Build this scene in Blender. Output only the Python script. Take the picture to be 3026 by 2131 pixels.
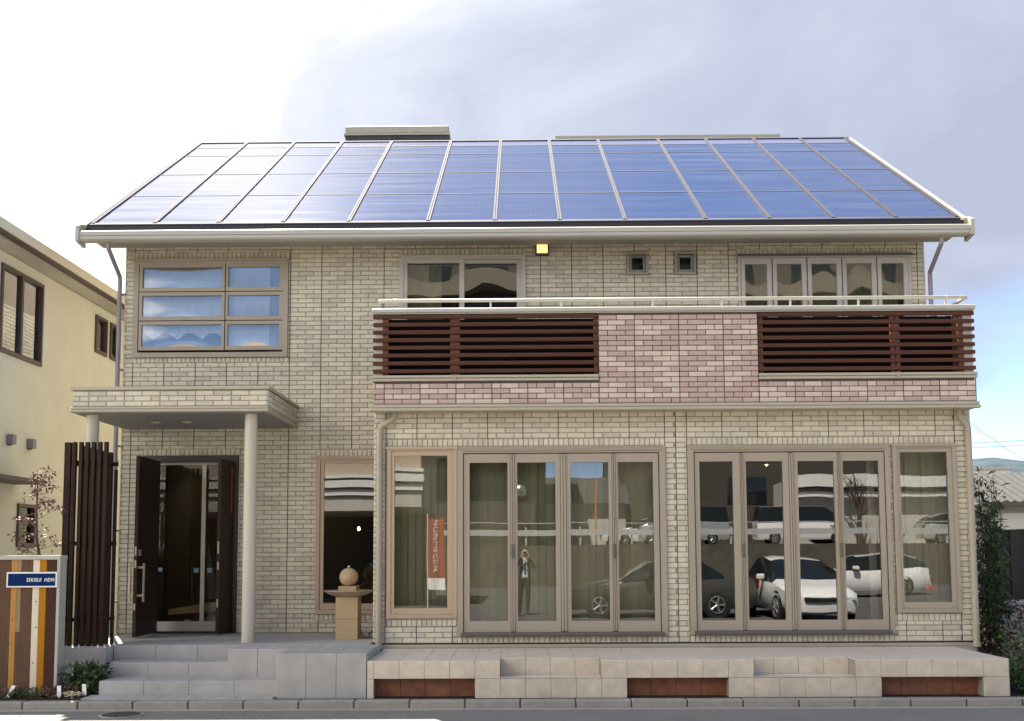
import bpy, bmesh, math, random
from mathutils import Vector, Matrix
random.seed(7)
R = math.radians
sc = bpy.context.scene
for o in list(bpy.data.objects):
    bpy.data.objects.remove(o)
COL = sc.collection

# ------------------------------------------------------------------ camera
cd = bpy.data.cameras.new('camera')
cam = bpy.data.objects.new('camera', cd)
COL.objects.link(cam)
cd.sensor_fit = 'HORIZONTAL'; cd.sensor_width = 36.0
cd.lens = 36.06; cd.shift_y = 0.1055; cd.shift_x = 0.0
cd.clip_start = 0.05; cd.clip_end = 6000
cam.matrix_world = Matrix(((0.99994605, 0.00560297, 0.00874648, 0.0),
                           (0.00917325, -0.08131503, -0.99664624, -14.5),
                           (-0.00487296, 0.9966727, -0.08136204, 1.68),
                           (0, 0, 0, 1)))
sc.camera = cam

# ------------------------------------------------------------------ sky, sun, exposure
SUN_EL, SUN_AZ = 60.0, -24.0          # azimuth measured from +Y (behind the house) towards +X
w = bpy.data.worlds.new('World'); sc.world = w; w.use_nodes = True
nt = w.node_tree; nt.nodes.clear()
def N(tree, typ, **kw):
    n = tree.nodes.new(typ)
    for k, v in kw.items():
        if k.startswith('i_'):
            n.inputs[k[2:].replace('_', ' ')].default_value = v
        else:
            setattr(n, k, v)
    return n
def mathn(tree, op, a, b=None, c=None, clamp=False):
    n = tree.nodes.new('ShaderNodeMath'); n.operation = op; n.use_clamp = clamp
    for i, v in enumerate((a, b, c)):
        if v is None: continue
        if isinstance(v, (int, float)): n.inputs[i].default_value = v
        else: tree.links.new(v, n.inputs[i])
    return n.outputs[0]
def ramp(tree, fac, stops, interp='LINEAR'):
    n = tree.nodes.new('ShaderNodeValToRGB'); n.color_ramp.interpolation = interp
    el = n.color_ramp.elements
    while len(el) < len(stops): el.new(0.5)
    for e, (p, c) in zip(el, stops):
        e.position = p; e.color = c if len(c) == 4 else (*c, 1)
    tree.links.new(fac, n.inputs[0])
    return n.outputs[0]
def mixc(tree, fac, a, b, mode='MIX'):
    n = tree.nodes.new('ShaderNodeMix'); n.data_type = 'RGBA'; n.blend_type = mode
    for sock, v in ((n.inputs[0], fac), (n.inputs[6], a), (n.inputs[7], b)):
        if isinstance(v, (int, float)): sock.default_value = v
        elif isinstance(v, tuple): sock.default_value = v if len(v) == 4 else (*v, 1)
        else: tree.links.new(v, sock)
    return n.outputs[2]

tc = N(nt, 'ShaderNodeTexCoord')
sep = N(nt, 'ShaderNodeSeparateXYZ'); nt.links.new(tc.outputs['Generated'], sep.inputs[0])
sx, sy, sz = sep.outputs
zz = mathn(nt, 'ADD', mathn(nt, 'MAXIMUM', sz, 0.0), 0.22)
cu = mathn(nt, 'DIVIDE', sx, zz); cv = mathn(nt, 'DIVIDE', sy, zz)
comb = N(nt, 'ShaderNodeCombineXYZ'); nt.links.new(cu, comb.inputs[0]); nt.links.new(cv, comb.inputs[1])
n1 = N(nt, 'ShaderNodeTexNoise', noise_dimensions='3D', i_Scale=0.85, i_Detail=6.0, i_Roughness=0.46, i_Distortion=0.2)
mp = N(nt, 'ShaderNodeMapping'); mp.inputs['Location'].default_value = (-9.0, -2.0, 1.5)
nt.links.new(comb.outputs[0], mp.inputs[0]); nt.links.new(mp.outputs[0], n1.inputs['Vector'])
n2 = N(nt, 'ShaderNodeTexNoise', i_Scale=0.6, i_Detail=4.0, i_Roughness=0.45)
mp2 = N(nt, 'ShaderNodeMapping'); mp2.inputs['Location'].default_value = (-4.0, 1.5, 3.1)
nt.links.new(comb.outputs[0], mp2.inputs[0]); nt.links.new(mp2.outputs[0], n2.inputs['Vector'])
n3 = N(nt, 'ShaderNodeTexNoise', i_Scale=2.6, i_Detail=8.0, i_Roughness=0.58, i_Distortion=0.6)
nt.links.new(mp2.outputs[0], n3.inputs['Vector'])
# the bank of cloud lies on the sun's side (to the left and behind the house) and thins out to the right and in front
side = mathn(nt, 'MULTIPLY_ADD', sx, -0.16, 0.0)
hump = mathn(nt, 'MULTIPLY', mathn(nt, 'ABSOLUTE', mathn(nt, 'SUBTRACT', sz, 0.40)), -0.42)   # a deck at middle height, broken low down and overhead
front = mathn(nt, 'MULTIPLY_ADD', sy, 0.13, 0.12)
cover = mathn(nt, 'ADD', mathn(nt, 'ADD', n1.outputs[0], side), mathn(nt, 'ADD', front, hump))
mr = N(nt, 'ShaderNodeMapRange', interpolation_type='SMOOTHSTEP'); mr.inputs[1].default_value = 0.46; mr.inputs[2].default_value = 0.66
nt.links.new(cover, mr.inputs[0])
# clouds seen against the sun are grey-lilac and glow white towards it; unseen ones opposite the sun are brightened to light the facade
bright = mathn(nt, 'ADD', n2.outputs[0], mathn(nt, 'MULTIPLY_ADD', sx, -0.55, 0.02))
bright = mathn(nt, 'ADD', bright, mathn(nt, 'MULTIPLY_ADD', n3.outputs[0], 0.46, -0.23))
backcol = ramp(nt, bright, [(0.20, (1.4, 1.6, 2.25)), (0.36, (1.75, 1.98, 2.6)), (0.50, (2.5, 2.7, 3.3)), (0.72, (6.0, 6.0, 6.2))])
lit = N(nt, 'ShaderNodeMapRange', interpolation_type='SMOOTHSTEP'); lit.inputs[1].default_value = 0.25; lit.inputs[2].default_value = -0.55
nt.links.new(sy, lit.inputs[0])
cloudcol = mixc(nt, lit.outputs[0], backcol, (15.5, 15.2, 14.7))
sky = N(nt, 'ShaderNodeTexSky', sky_type='NISHITA', sun_disc=False, sun_elevation=R(SUN_EL), sun_rotation=R(SUN_AZ),
        altitude=30.0, air_density=0.5, dust_density=0.05, ozone_density=2.0)
skyc = mixc(nt, mr.outputs[0], sky.outputs[0], cloudcol)
bg = N(nt, 'ShaderNodeBackground', i_Strength=0.068)
nt.links.new(skyc, bg.inputs[0])
wo = N(nt, 'ShaderNodeOutputWorld'); nt.links.new(bg.outputs[0], wo.inputs[0])

sd = bpy.data.lights.new('sun', 'SUN'); sd.energy = 4.4; sd.angle = R(0.6); sd.color = (1.0, 0.95, 0.86)
so = bpy.data.objects.new('sun', sd); COL.objects.link(so)
to_sun = Vector((math.sin(R(SUN_AZ)) * math.cos(R(SUN_EL)), math.cos(R(SUN_AZ)) * math.cos(R(SUN_EL)), math.sin(R(SUN_EL))))
so.rotation_euler = to_sun.to_track_quat('Z', 'Y').to_euler(); so.location = (0, 0, 40)

vs = sc.view_settings
vs.view_transform = 'Standard'; vs.look = 'None'; vs.gamma = 1.0; vs.use_curve_mapping = False
vs.exposure = 2.38
vs.use_white_balance = True; vs.white_balance_temperature = 7050; vs.white_balance_tint = 9.0
sc.cycles.max_bounces = 8; sc.cycles.transparent_max_bounces = 12
sc.cycles.caustics_reflective = False; sc.cycles.caustics_refractive = False
sc.cycles.sample_clamp_indirect = 8.0

# ------------------------------------------------------------------ materials
MATS = {}
def mat(name, col, rough=0.6, metal=0.0, var=0.12, scale=6.0, bump=0.0, bscale=40.0, spec=0.5, two=None, island=False,
        stain=0.0, emit=None, stretch=None, ior=1.5, coat=0.0):
    """colour + fine and broad noise variation + optional relief"""
    m = bpy.data.materials.new(name); m.use_nodes = True
    t = m.node_tree; b = t.nodes['Principled BSDF']
    co = N(t, 'ShaderNodeTexCoord')
    vec = co.outputs['Object']
    geo = N(t, 'ShaderNodeNewGeometry')
    vec = geo.outputs['Position']
    if stretch:
        mm = N(t, 'ShaderNodeMapping'); mm.inputs['Scale'].default_value = stretch
        t.links.new(vec, mm.inputs[0]); vec = mm.outputs[0]
    base = col
    if two:
        if island == 'obj':
            oi = N(t, 'ShaderNodeObjectInfo'); rnd = oi.outputs['Random']
        else:
            rnd = geo.outputs['Random Per Island']
        base = ramp(t, rnd, two, 'CONSTANT')
    nz = N(t, 'ShaderNodeTexNoise', i_Scale=scale, i_Detail=6.0, i_Roughness=0.6)
    t.links.new(vec, nz.inputs['Vector'])
    lo = 1 - var; hi = 1 + var
    f = ramp(t, nz.outputs[0], [(0.25, (lo, lo, lo)), (0.75, (hi, hi, hi))])
    c = mixc(t, 1.0, base, f, 'MULTIPLY')
    if stain:
        ns = N(t, 'ShaderNodeTexNoise', i_Scale=1.3, i_Detail=8.0, i_Roughness=0.7)
        t.links.new(geo.outputs['Position'], ns.inputs['Vector'])
        g = ramp(t, ns.outputs[0], [(0.4, (1, 1, 1)), (0.7, (1 - stain, 1 - stain, 1 - stain * .9))])
        c = mixc(t, 1.0, c, g, 'MULTIPLY')
    t.links.new(c, b.inputs['Base Color'])
    b.inputs['Roughness'].default_value = rough; b.inputs['Metallic'].default_value = metal
    b.inputs['Specular IOR Level'].default_value = spec; b.inputs['IOR'].default_value = ior
    if coat: b.inputs['Coat Weight'].default_value = coat; b.inputs['Coat Roughness'].default_value = 0.04
    if bump:
        nb = N(t, 'ShaderNodeTexNoise', i_Scale=bscale, i_Detail=5.0, i_Roughness=0.65)
        t.links.new(vec, nb.inputs['Vector'])
        bp = N(t, 'ShaderNodeBump', i_Strength=min(1, bump * 40), i_Distance=bump)
        t.links.new(nb.outputs[0], bp.inputs['Height']); t.links.new(bp.outputs[0], b.inputs['Normal'])
    if emit:
        b.inputs['Emission Color'].default_value = (*emit[0], 1); b.inputs['Emission Strength'].default_value = emit[1]
    MATS[name] = m
    return m

def glass_mat(name, refl=0.17, tint=(0.82, 0.86, 0.86), wave=0.0, wscale=1.0):
    m = bpy.data.materials.new(name); m.use_nodes = True
    t = m.node_tree; t.nodes.clear()
    out = N(t, 'ShaderNodeOutputMaterial')
    tr = N(t, 'ShaderNodeBsdfTransparent'); tr.inputs[0].default_value = (*tint, 1)
    gl = N(t, 'ShaderNodeBsdfGlossy'); gl.inputs['Roughness'].default_value = 0.0; gl.inputs[0].default_value = (0.97, 0.985, 1.0, 1)
    fr = N(t, 'ShaderNodeFresnel', i_IOR=1.5)
    fac = mathn(t, 'ADD', mathn(t, 'MULTIPLY', fr.outputs[0], 1.3), refl - 0.052, clamp=True)
    mx = N(t, 'ShaderNodeMixShader'); t.links.new(fac, mx.inputs[0]); t.links.new(tr.outputs[0], mx.inputs[1]); t.links.new(gl.outputs[0], mx.inputs[2])
    if wave:
        geo = N(t, 'ShaderNodeNewGeometry')
        nz = N(t, 'ShaderNodeTexNoise', i_Scale=wscale, i_Detail=1.0, i_Roughness=0.4); t.links.new(geo.outputs['Position'], nz.inputs['Vector'])
        bp = N(t, 'ShaderNodeBump', i_Strength=1.0, i_Distance=wave); t.links.new(nz.outputs[0], bp.inputs['Height'])
        t.links.new(bp.outputs[0], gl.inputs['Normal'])
    t.links.new(mx.outputs[0], out.inputs[0])
    MATS[name] = m
    return m

BEIGE_TWO = [(0.0, (0.61, 0.562, 0.448)), (0.45, (0.515, 0.472, 0.385)), (0.72, (0.58, 0.532, 0.428))]
PINK_TWO = [(0.0, (0.42, 0.313, 0.283)), (0.42, (0.545, 0.445, 0.392)), (0.75, (0.45, 0.345, 0.31))]
mat('brick_beige', (0.5, 0.45, 0.34), rough=0.85, var=0.09, scale=9, bump=0.004, bscale=45, spec=0.25, two=BEIGE_TWO, stain=0.09)
mat('pier_cream', (0.56, 0.51, 0.44), rough=0.85, var=0.08, scale=8, bump=0.002, bscale=50, spec=0.2)
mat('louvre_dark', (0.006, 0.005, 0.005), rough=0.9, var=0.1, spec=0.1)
mat('brick_pink', (0.4, 0.3, 0.3), rough=0.85, var=0.08, scale=12, bump=0.004, bscale=45, spec=0.25, two=PINK_TWO, island='obj')
mat('mortar_beige', (0.335, 0.285, 0.225), rough=0.95, var=0.1, scale=15, spec=0.1)
mat('mortar_dark', (0.10, 0.075, 0.068), rough=0.95, var=0.1, scale=15, spec=0.1)
mat('sealant', (0.06, 0.052, 0.045), rough=0.8, var=0.1)
mat('alu', (0.335, 0.285, 0.225), rough=0.42, var=0.035, scale=2, spec=0.4)
mat('alu_warm', (0.42, 0.315, 0.225), rough=0.45, var=0.04, scale=2, spec=0.4)
mat('alu_pale', (0.46, 0.42, 0.38), rough=0.42, var=0.03, scale=2, spec=0.4)
mat('alu_dark', (0.11, 0.095, 0.08), rough=0.5, var=0.05)
mat('gutter_beige', (0.40, 0.385, 0.345), rough=0.45, var=0.035, scale=1.5)
mat('trim_beige', (0.39, 0.35, 0.275), rough=0.5, var=0.04, scale=1.5)
mat('soffit', (0.33, 0.31, 0.27), rough=0.8, var=0.05)
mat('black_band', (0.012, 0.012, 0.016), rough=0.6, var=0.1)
mat('pipe_beige', (0.34, 0.30, 0.235), rough=0.45, var=0.05, scale=3)
mat('pipe_grey', (0.24, 0.23, 0.25), rough=0.45, var=0.05, scale=3)
mat('batten', (0.034, 0.037, 0.066), rough=0.75, metal=0.0, var=0.06, scale=4, spec=0.12)
mat('roof_metal', (0.05, 0.052, 0.06), rough=0.7, metal=0.0, spec=0.2, var=0.06)
mat('slate_dark', (0.055, 0.05, 0.055), rough=0.8, var=0.2)
mat('wood_slat', (0.075, 0.030, 0.019), spec=0.2, rough=0.65, var=0.16, scale=8, stretch=(0.5, 8, 8))
mat('wood_post_red', (0.15, 0.046, 0.028), rough=0.55, var=0.12, scale=8)
mat('dark_wood', (0.034, 0.018, 0.013), spec=0.15, rough=0.7, var=0.25, scale=9, stretch=(6, 6, 0.5))
mat('door_brown', (0.024, 0.012, 0.008), spec=0.25, rough=0.5, var=0.2, scale=9, stretch=(8, 8, 0.4))
mat('door_frame', (0.012, 0.010, 0.012), rough=0.4, var=0.1)
mat('steel', (0.62, 0.60, 0.54), rough=0.28, metal=0.9, var=0.05)
mat('silver_alu', (0.50, 0.48, 0.42), rough=0.4, metal=0.2, var=0.04)
mat('porch_stone', (0.395, 0.385, 0.37), rough=0.85, var=0.10, scale=5, bump=0.0015, bscale=120, spec=0.25, stain=0.22)
mat('terrace_tile', (0.57, 0.50, 0.405), rough=0.6, var=0.16, scale=7, bump=0.001, bscale=60, spec=0.35, stain=0.16)
mat('terrace_top', (0.62, 0.54, 0.45), rough=0.65, var=0.08, scale=6, spec=0.3, stain=0.06)
mat('grout', (0.25, 0.22, 0.19), rough=0.95, var=0.1)
mat('red_tile', (0.21, 0.082, 0.045), rough=0.55, var=0.35, scale=9, spec=0.4)
mat('asphalt', (0.205, 0.197, 0.182), rough=0.9, var=0.22, scale=60, bump=0.004, bscale=160, spec=0.25, stain=0.14)
mat('asphalt_dark', (0.085, 0.084, 0.085), rough=0.9, var=0.22, scale=40, spec=0.2, stain=0.3)
mat('concrete', (0.30, 0.285, 0.255), rough=0.9, var=0.14, scale=14, bump=0.002, bscale=90, spec=0.2, stain=0.16)
mat('gutter_concrete', (0.36, 0.345, 0.30), rough=0.9, var=0.14, scale=18, spec=0.2, stain=0.12)
mat('iron', (0.10, 0.09, 0.085), rough=0.55, metal=0.5, var=0.3, scale=30)
mat('soil', (0.045, 0.033, 0.024), rough=1.0, var=0.4, scale=20, bump=0.01, bscale=30, spec=0.1)
mat('fountain_stone', (0.44, 0.325, 0.195), rough=0.8, var=0.09, scale=30, bump=0.001, bscale=150, spec=0.25)
mat('fountain_dish', (0.36, 0.265, 0.185), rough=0.6, var=0.10, scale=20, spec=0.3)
mat('column_paint', (0.50, 0.45, 0.365), rough=0.5, var=0.03, scale=2, spec=0.4)
mat('neighbour_render', (0.66, 0.655, 0.575), rough=0.9, var=0.045, scale=2.2, bump=0.002, bscale=120, spec=0.2, stain=0.05)
mat('neighbour_trim', (0.66, 0.62, 0.50), rough=0.5, var=0.04)
mat('neighbour_frame', (0.085, 0.058, 0.055), rough=0.5, var=0.08)
mat('grey_panel', (0.20, 0.20, 0.21), rough=0.5, var=0.06)
mat('lace', (0.86, 0.86, 0.86), rough=0.9, var=0.05, spec=0.1)
mat('blind_olive', (0.40, 0.37, 0.23), rough=0.9, var=0.08, scale=3, spec=0.1, stretch=(12, 1, 1))
mat('curtain_beige', (0.42, 0.37, 0.25), rough=0.9, var=0.08, spec=0.1)
mat('reflection_white', (0.88, 0.88, 0.78), rough=0.6, var=0.03)
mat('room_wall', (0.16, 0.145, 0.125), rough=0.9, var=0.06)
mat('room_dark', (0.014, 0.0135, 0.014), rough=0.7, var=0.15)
mat('room_floor', (0.10, 0.065, 0.04), rough=0.5, var=0.15, stretch=(1, 8, 8))
mat('pale_wood', (0.46, 0.30, 0.14), rough=0.5, var=0.15, scale=6, stretch=(0.6, 6, 6))
mat('lamp_lit', (0.6, 0.5, 0.25), rough=0.4, var=0.0, emit=((1.0, 0.76, 0.30), 0.24))
mat('bulb', (1, 0.85, 0.6), rough=0.4, var=0.0, emit=((1.0, 0.72, 0.34), 6.0))
mat('downlight', (0.7, 0.65, 0.5), rough=0.5, var=0.0)
mat('board_brown', (0.115, 0.066, 0.042), rough=0.75, spec=0.12, var=0.25, scale=7, stretch=(6, 6, 0.5))
mat('board_tan', (0.45, 0.22, 0.065), rough=0.75, spec=0.12, var=0.18, scale=7, stretch=(6, 6, 0.5))
mat('board_olive', (0.27, 0.20, 0.105), rough=0.75, spec=0.12, var=0.15, scale=7, stretch=(6, 6, 0.5))
mat('board_cream', (0.66, 0.58, 0.47), rough=0.75, spec=0.12, var=0.10, scale=7, stretch=(6, 6, 0.5))
mat('board_orange', (0.38, 0.16, 0.014), rough=0.75, spec=0.12, var=0.14, scale=7, stretch=(6, 6, 0.5))
mat('board_dark', (0.062, 0.030, 0.020), rough=0.75, spec=0.12, var=0.2, scale=7, stretch=(6, 6, 0.5))
mat('knot', (0.05, 0.025, 0.015), rough=0.8, var=0.2)
mat('sign_blue', (0.001, 0.018, 0.095), spec=0.08, rough=0.5, var=0.05)
mat('sign_white', (0.78, 0.78, 0.76), rough=0.5, var=0.02)
mat('leaf_dark', (0.030, 0.055, 0.018), rough=0.55, var=0.4, scale=5, spec=0.4, two=[(0, (0.022, 0.045, 0.014)), (0.4, (0.042, 0.075, 0.020)), (0.75, (0.065, 0.10, 0.028))])
mat('leaf_mid', (0.06, 0.10, 0.03), rough=0.55, var=0.3, scale=5, spec=0.4, two=[(0, (0.04, 0.085, 0.022)), (0.5, (0.075, 0.115, 0.03)), (0.8, (0.11, 0.13, 0.045))])
mat('leaf_red', (0.14, 0.06, 0.045), rough=0.65, var=0.3, scale=5, two=[(0, (0.15, 0.06, 0.05)), (0.45, (0.10, 0.05, 0.04)), (0.75, (0.17, 0.10, 0.06))])
mat('leaf_burgundy', (0.07, 0.02, 0.02), rough=0.6, var=0.3, two=[(0, (0.075, 0.022, 0.02)), (0.5, (0.05, 0.035, 0.018)), (0.8, (0.10, 0.03, 0.022))])
mat('bark', (0.085, 0.062, 0.05), rough=0.9, var=0.3, scale=20)
mat('rope', (0.42, 0.36, 0.24), rough=0.8, var=0.1)
mat('cable_black', (0.02, 0.02, 0.022), rough=0.5, var=0.1)
mat('fence_dark', (0.030, 0.024, 0.022), rough=0.7, var=0.3, scale=6, stretch=(6, 6, 0.6))
mat('corrugated', (0.055, 0.055, 0.056), spec=0.1, rough=0.8, var=0.15, scale=3)
mat('white_render', (0.74, 0.72, 0.64), rough=0.85, var=0.05, scale=2)
mat('grey_render', (0.42, 0.40, 0.37), rough=0.85, var=0.08, scale=2)
mat('hill_forest_haze', (0.045, 0.062, 0.075), rough=1.0, var=0.35, scale=0.03, spec=0.0)  # forest tone with the blue of distance haze mixed in
mat('retaining_stone', (0.085, 0.076, 0.06), rough=0.95, var=0.4, scale=2.5, bump=0.03, bscale=6)
mat('opp_brown', (0.05, 0.044, 0.036), rough=0.9, var=0.08, scale=1)
mat('opp_tan', (0.42, 0.33, 0.26), rough=0.9, var=0.08, scale=6)
mat('opp_band', (0.105, 0.09, 0.072), rough=0.9, var=0.08)
mat('opp_white', (0.62, 0.62, 0.62), rough=0.6, var=0.04)
mat('car_white', (0.72, 0.73, 0.74), rough=0.3, var=0.0, coat=1.0)
mat('car_silver', (0.42, 0.44, 0.46), rough=0.32, metal=0.5, var=0.0, coat=1.0)
mat('car_navy', (0.010, 0.012, 0.022), rough=0.3, var=0.0, coat=1.0)
mat('car_grey', (0.05, 0.05, 0.048), rough=0.3, var=0.0, coat=1.0)
mat('car_glass', (0.012, 0.016, 0.018), rough=0.05, var=0.0)
mat('tyre', (0.018, 0.018, 0.018), rough=0.85, var=0.1)
mat('rim', (0.5, 0.5, 0.5), rough=0.3, metal=0.8, var=0.0)
mat('headlight', (0.6, 0.62, 0.65), rough=0.1, var=0.0)
mat('tail_red', (0.12, 0.008, 0.006), rough=0.2, var=0.0)
mat('cone_red', (0.62, 0.085, 0.03), rough=0.6, var=0.05)
mat('banner_red', (0.30, 0.052, 0.022), rough=0.8, var=0.05)
mat('pole_orange', (0.60, 0.22, 0.04), rough=0.6, var=0.1)
mat('galvanised', (0.50, 0.51, 0.52), rough=0.5, metal=0.3, var=0.08)
mat('skin', (0.45, 0.26, 0.18), rough=0.6, var=0.04)
mat('hair', (0.012, 0.010, 0.009), rough=0.6, var=0.1)
mat('suit', (0.020, 0.020, 0.024), rough=0.85, var=0.1)
mat('shirt', (0.60, 0.63, 0.70), rough=0.85, var=0.04)
mat('black_plastic', (0.015, 0.015, 0.016), rough=0.35, var=0.0)
mat('sticker_blue', (0.16, 0.28, 0.36), rough=0.5, var=0.02)
mat('sticker_red', (0.55, 0.08, 0.05), rough=0.5, var=0.02)
glass_mat('glass', refl=0.155, wave=0.0007, wscale=1.1)
glass_mat('glass_up', refl=0.27, wave=0.0012, wscale=2.0)
glass_mat('glass_dim', refl=0.07, tint=(0.6, 0.64, 0.64))
glass_mat('glass_inner', refl=0.025, tint=(0.85, 0.87, 0.85))

# solar glass: deep blue cells with fine printed lines under slightly rippled cover glass
def solar_mat(name, base, line):
    m = mat(name, base, rough=0.09, var=0.10, scale=2.0, ior=1.8, spec=0.5)
    t = m.node_tree; b = t.nodes['Principled BSDF']
    geo = N(t, 'ShaderNodeNewGeometry'); sp = N(t, 'ShaderNodeSeparateXYZ'); t.links.new(geo.outputs['Position'], sp.inputs[0])
    fx = mathn(t, 'FRACT', mathn(t, 'MULTIPLY', sp.outputs[0], 13.5))
    ln = mathn(t, 'LESS_THAN', fx, 0.17)
    old = b.inputs['Base Color'].links[0].from_socket
    t.links.new(mixc(t, ln, old, line), b.inputs['Base Color'])
    mm = N(t, 'ShaderNodeMapping'); mm.inputs['Scale'].default_value = (0.45, 2.6, 2.6); t.links.new(geo.outputs['Position'], mm.inputs[0])
    nz = N(t, 'ShaderNodeTexNoise', i_Scale=1.3, i_Detail=1.5, i_Roughness=0.4); t.links.new(mm.outputs[0], nz.inputs['Vector'])
    bp = N(t, 'ShaderNodeBump', i_Strength=1.0, i_Distance=0.010); t.links.new(nz.outputs[0], bp.inputs['Height'])
    t.links.new(bp.outputs[0], b.inputs['Normal'])
    return m
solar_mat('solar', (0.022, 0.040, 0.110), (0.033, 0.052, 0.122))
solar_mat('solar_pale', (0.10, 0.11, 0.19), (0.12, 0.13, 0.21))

# ------------------------------------------------------------------ mesh helpers
LOC = {}
def empty(name, loc, label=None, cat=None, group=None, rot=0.0, parent=None):
    o = bpy.data.objects.new(name, None); COL.objects.link(o)
    o.empty_display_size = 0.2
    loc = Vector(loc)
    if parent is not None:
        o.parent = parent; o.location = loc - LOC[parent.name]
    else:
        o.location = loc
    o.rotation_euler = (0, 0, rot)
    LOC[o.name] = loc
    if label: o['label'] = label
    if cat: o['category'] = cat
    if group: o['group'] = group
    return o
class MB:
    def __init__(s): s.v = []; s.f = []; s.m = []
    def add(s, vs, fs, mi=0):
        k = len(s.v); s.v += [tuple(p) for p in vs]
        for f in fs: s.f.append(tuple(i + k for i in f)); s.m.append(mi)
        return s
    def box(s, x0, x1, y0, y1, z0, z1, mi=0):
        s.add([(x0, y0, z0), (x1, y0, z0), (x1, y1, z0), (x0, y1, z0), (x0, y0, z1), (x1, y0, z1), (x1, y1, z1), (x0, y1, z1)],
              [(0, 3, 2, 1), (4, 5, 6, 7), (0, 1, 5, 4), (1, 2, 6, 5), (2, 3, 7, 6), (3, 0, 4, 7)], mi); return s
    def cbox(s, x0, x1, y0, y1, z0, z1, b=0.006, mi=0):
        """box with its front (-y) face chamfered"""
        s.add([(x0, y1, z0), (x1, y1, z0), (x1, y1, z1), (x0, y1, z1), (x0, y0 + b, z0), (x1, y0 + b, z0), (x1, y0 + b, z1), (x0, y0 + b, z1),
               (x0 + b, y0, z0 + b), (x1 - b, y0, z0 + b), (x1 - b, y0, z1 - b), (x0 + b, y0, z1 - b)],
              [(8, 9, 10, 11), (4, 5, 9, 8), (5, 6, 10, 9), (6, 7, 11, 10), (7, 4, 8, 11), (0, 1, 5, 4), (1, 2, 6, 5), (2, 3, 7, 6), (3, 0, 4, 7)], mi); return s
    def bbox(s, x0, x1, y0, y1, z0, z1, b=0.006, mi=0):
        """box with all edges chamfered"""
        bm = bmesh.new(); bmesh.ops.create_cube(bm, size=1)
        for q in bm.verts:
            q.co = ((x0 + x1) / 2 + q.co.x * (x1 - x0), (y0 + y1) / 2 + q.co.y * (y1 - y0), (z0 + z1) / 2 + q.co.z * (z1 - z0))
        bmesh.ops.bevel(bm, geom=bm.edges[:], offset=b, segments=1, affect='EDGES')
        s.bm(bm, mi); return s
    def bm(s, bm, mi=0):
        bm.verts.index_update()
        s.add([q.co[:] for q in bm.verts], [[q.index for q in f.verts] for f in bm.faces], mi); bm.free(); return s
    def tube(s, path, r, n=8, mi=0, cap=True):
        path = [Vector(p) for p in path]; rings = []
        rr = r if isinstance(r, (list, tuple)) else [r] * len(path)
        up = None
        for i, p in enumerate(path):
            a = path[max(i - 1, 0)]; b = path[min(i + 1, len(path) - 1)]
            d = (b - a).normalized()
            if up is None:
                up = Vector((0, 0, 1)) if abs(d.z) < 0.9 else Vector((0, 1, 0))
            u = d.cross(up).normalized(); vv = u.cross(d).normalized(); up = vv
            rings.append([p + (u * math.cos(2 * math.pi * k / n) + vv * math.sin(2 * math.pi * k / n)) * rr[i] for k in range(n)])
        vs = [q for g in rings for q in g]; fs = []
        for i in range(len(path) - 1):
            for k in range(n):
                fs.append((i * n + k, i * n + (k + 1) % n, (i + 1) * n + (k + 1) % n, (i + 1) * n + k))
        if cap:
            fs.append(tuple(range(n))[::-1]); fs.append(tuple((len(path) - 1) * n + k for k in range(n)))
        s.add(vs, fs, mi); return s
    def lathe(s, cx, cy, prof, n=24, mi=0):
        vs = []; fs = []
        for r, z in prof:
            for k in range(n):
                a = 2 * math.pi * k / n; vs.append((cx + r * math.cos(a), cy + r * math.sin(a), z))
        for i in range(len(prof) - 1):
            for k in range(n):
                fs.append((i * n + k, i * n + (k + 1) % n, (i + 1) * n + (k + 1) % n, (i + 1) * n + k))
        fs.append(tuple(range(n))[::-1]); fs.append(tuple((len(prof) - 1) * n + k for k in range(n)))
        s.add(vs, fs, mi); return s
    def prism(s, poly, axis, a0, a1, mi=0):
        """poly: 2D points; axis 'x': (y,z) extruded along x; 'y': (x,z); 'z': (x,y)"""
        n = len(poly)
        def P(p, a):
            return {'x': (a, p[0], p[1]), 'y': (p[0], a, p[1]), 'z': (p[0], p[1], a)}[axis]
        vs = [P(p, a0) for p in poly] + [P(p, a1) for p in poly]
        fs = [tuple(range(n))[::-1], tuple(range(n, 2 * n))] + [(i, (i + 1) % n, n + (i + 1) % n, n + i) for i in range(n)]
        s.add(vs, fs, mi); return s
    def build(s, name, mats, parent=None, label=None, cat=None, group=None, kind=None, smooth=False, local=False, fixn=True):
        me = bpy.data.meshes.new(name)
        if isinstance(mats, str): mats = [mats]
        for q in mats: me.materials.append(MATS[q])
        if local:
            org = Vector((0, 0, 0))
        else:
            xs = [q[0] for q in s.v]; ys = [q[1] for q in s.v]; zs = [q[2] for q in s.v]
            org = Vector(((min(xs) + max(xs)) / 2, (min(ys) + max(ys)) / 2, min(zs)))
        me.from_pydata([(q[0] - org.x, q[1] - org.y, q[2] - org.z) for q in s.v], [], s.f)
        me.polygons.foreach_set('material_index', s.m)
        if fixn and len(s.f) < 60000:
            bm = bmesh.new(); bm.from_mesh(me); bmesh.ops.recalc_face_normals(bm, faces=bm.faces); bm.to_mesh(me); bm.free()
        if smooth:
            me.polygons.foreach_set('use_smooth', [True] * len(me.polygons))
            if smooth != 'all': me.set_sharp_from_angle(angle=R(40))
        me.update()
        o = bpy.data.objects.new(name, me); COL.objects.link(o)
        if local:
            o.parent = parent
        elif parent is not None:
            o.parent = parent; o.location = org - LOC[parent.name]
        else:
            o.location = org
        LOC[o.name] = org
        if label: o['label'] = label
        if cat: o['category'] = cat
        if group: o['group'] = group
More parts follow.
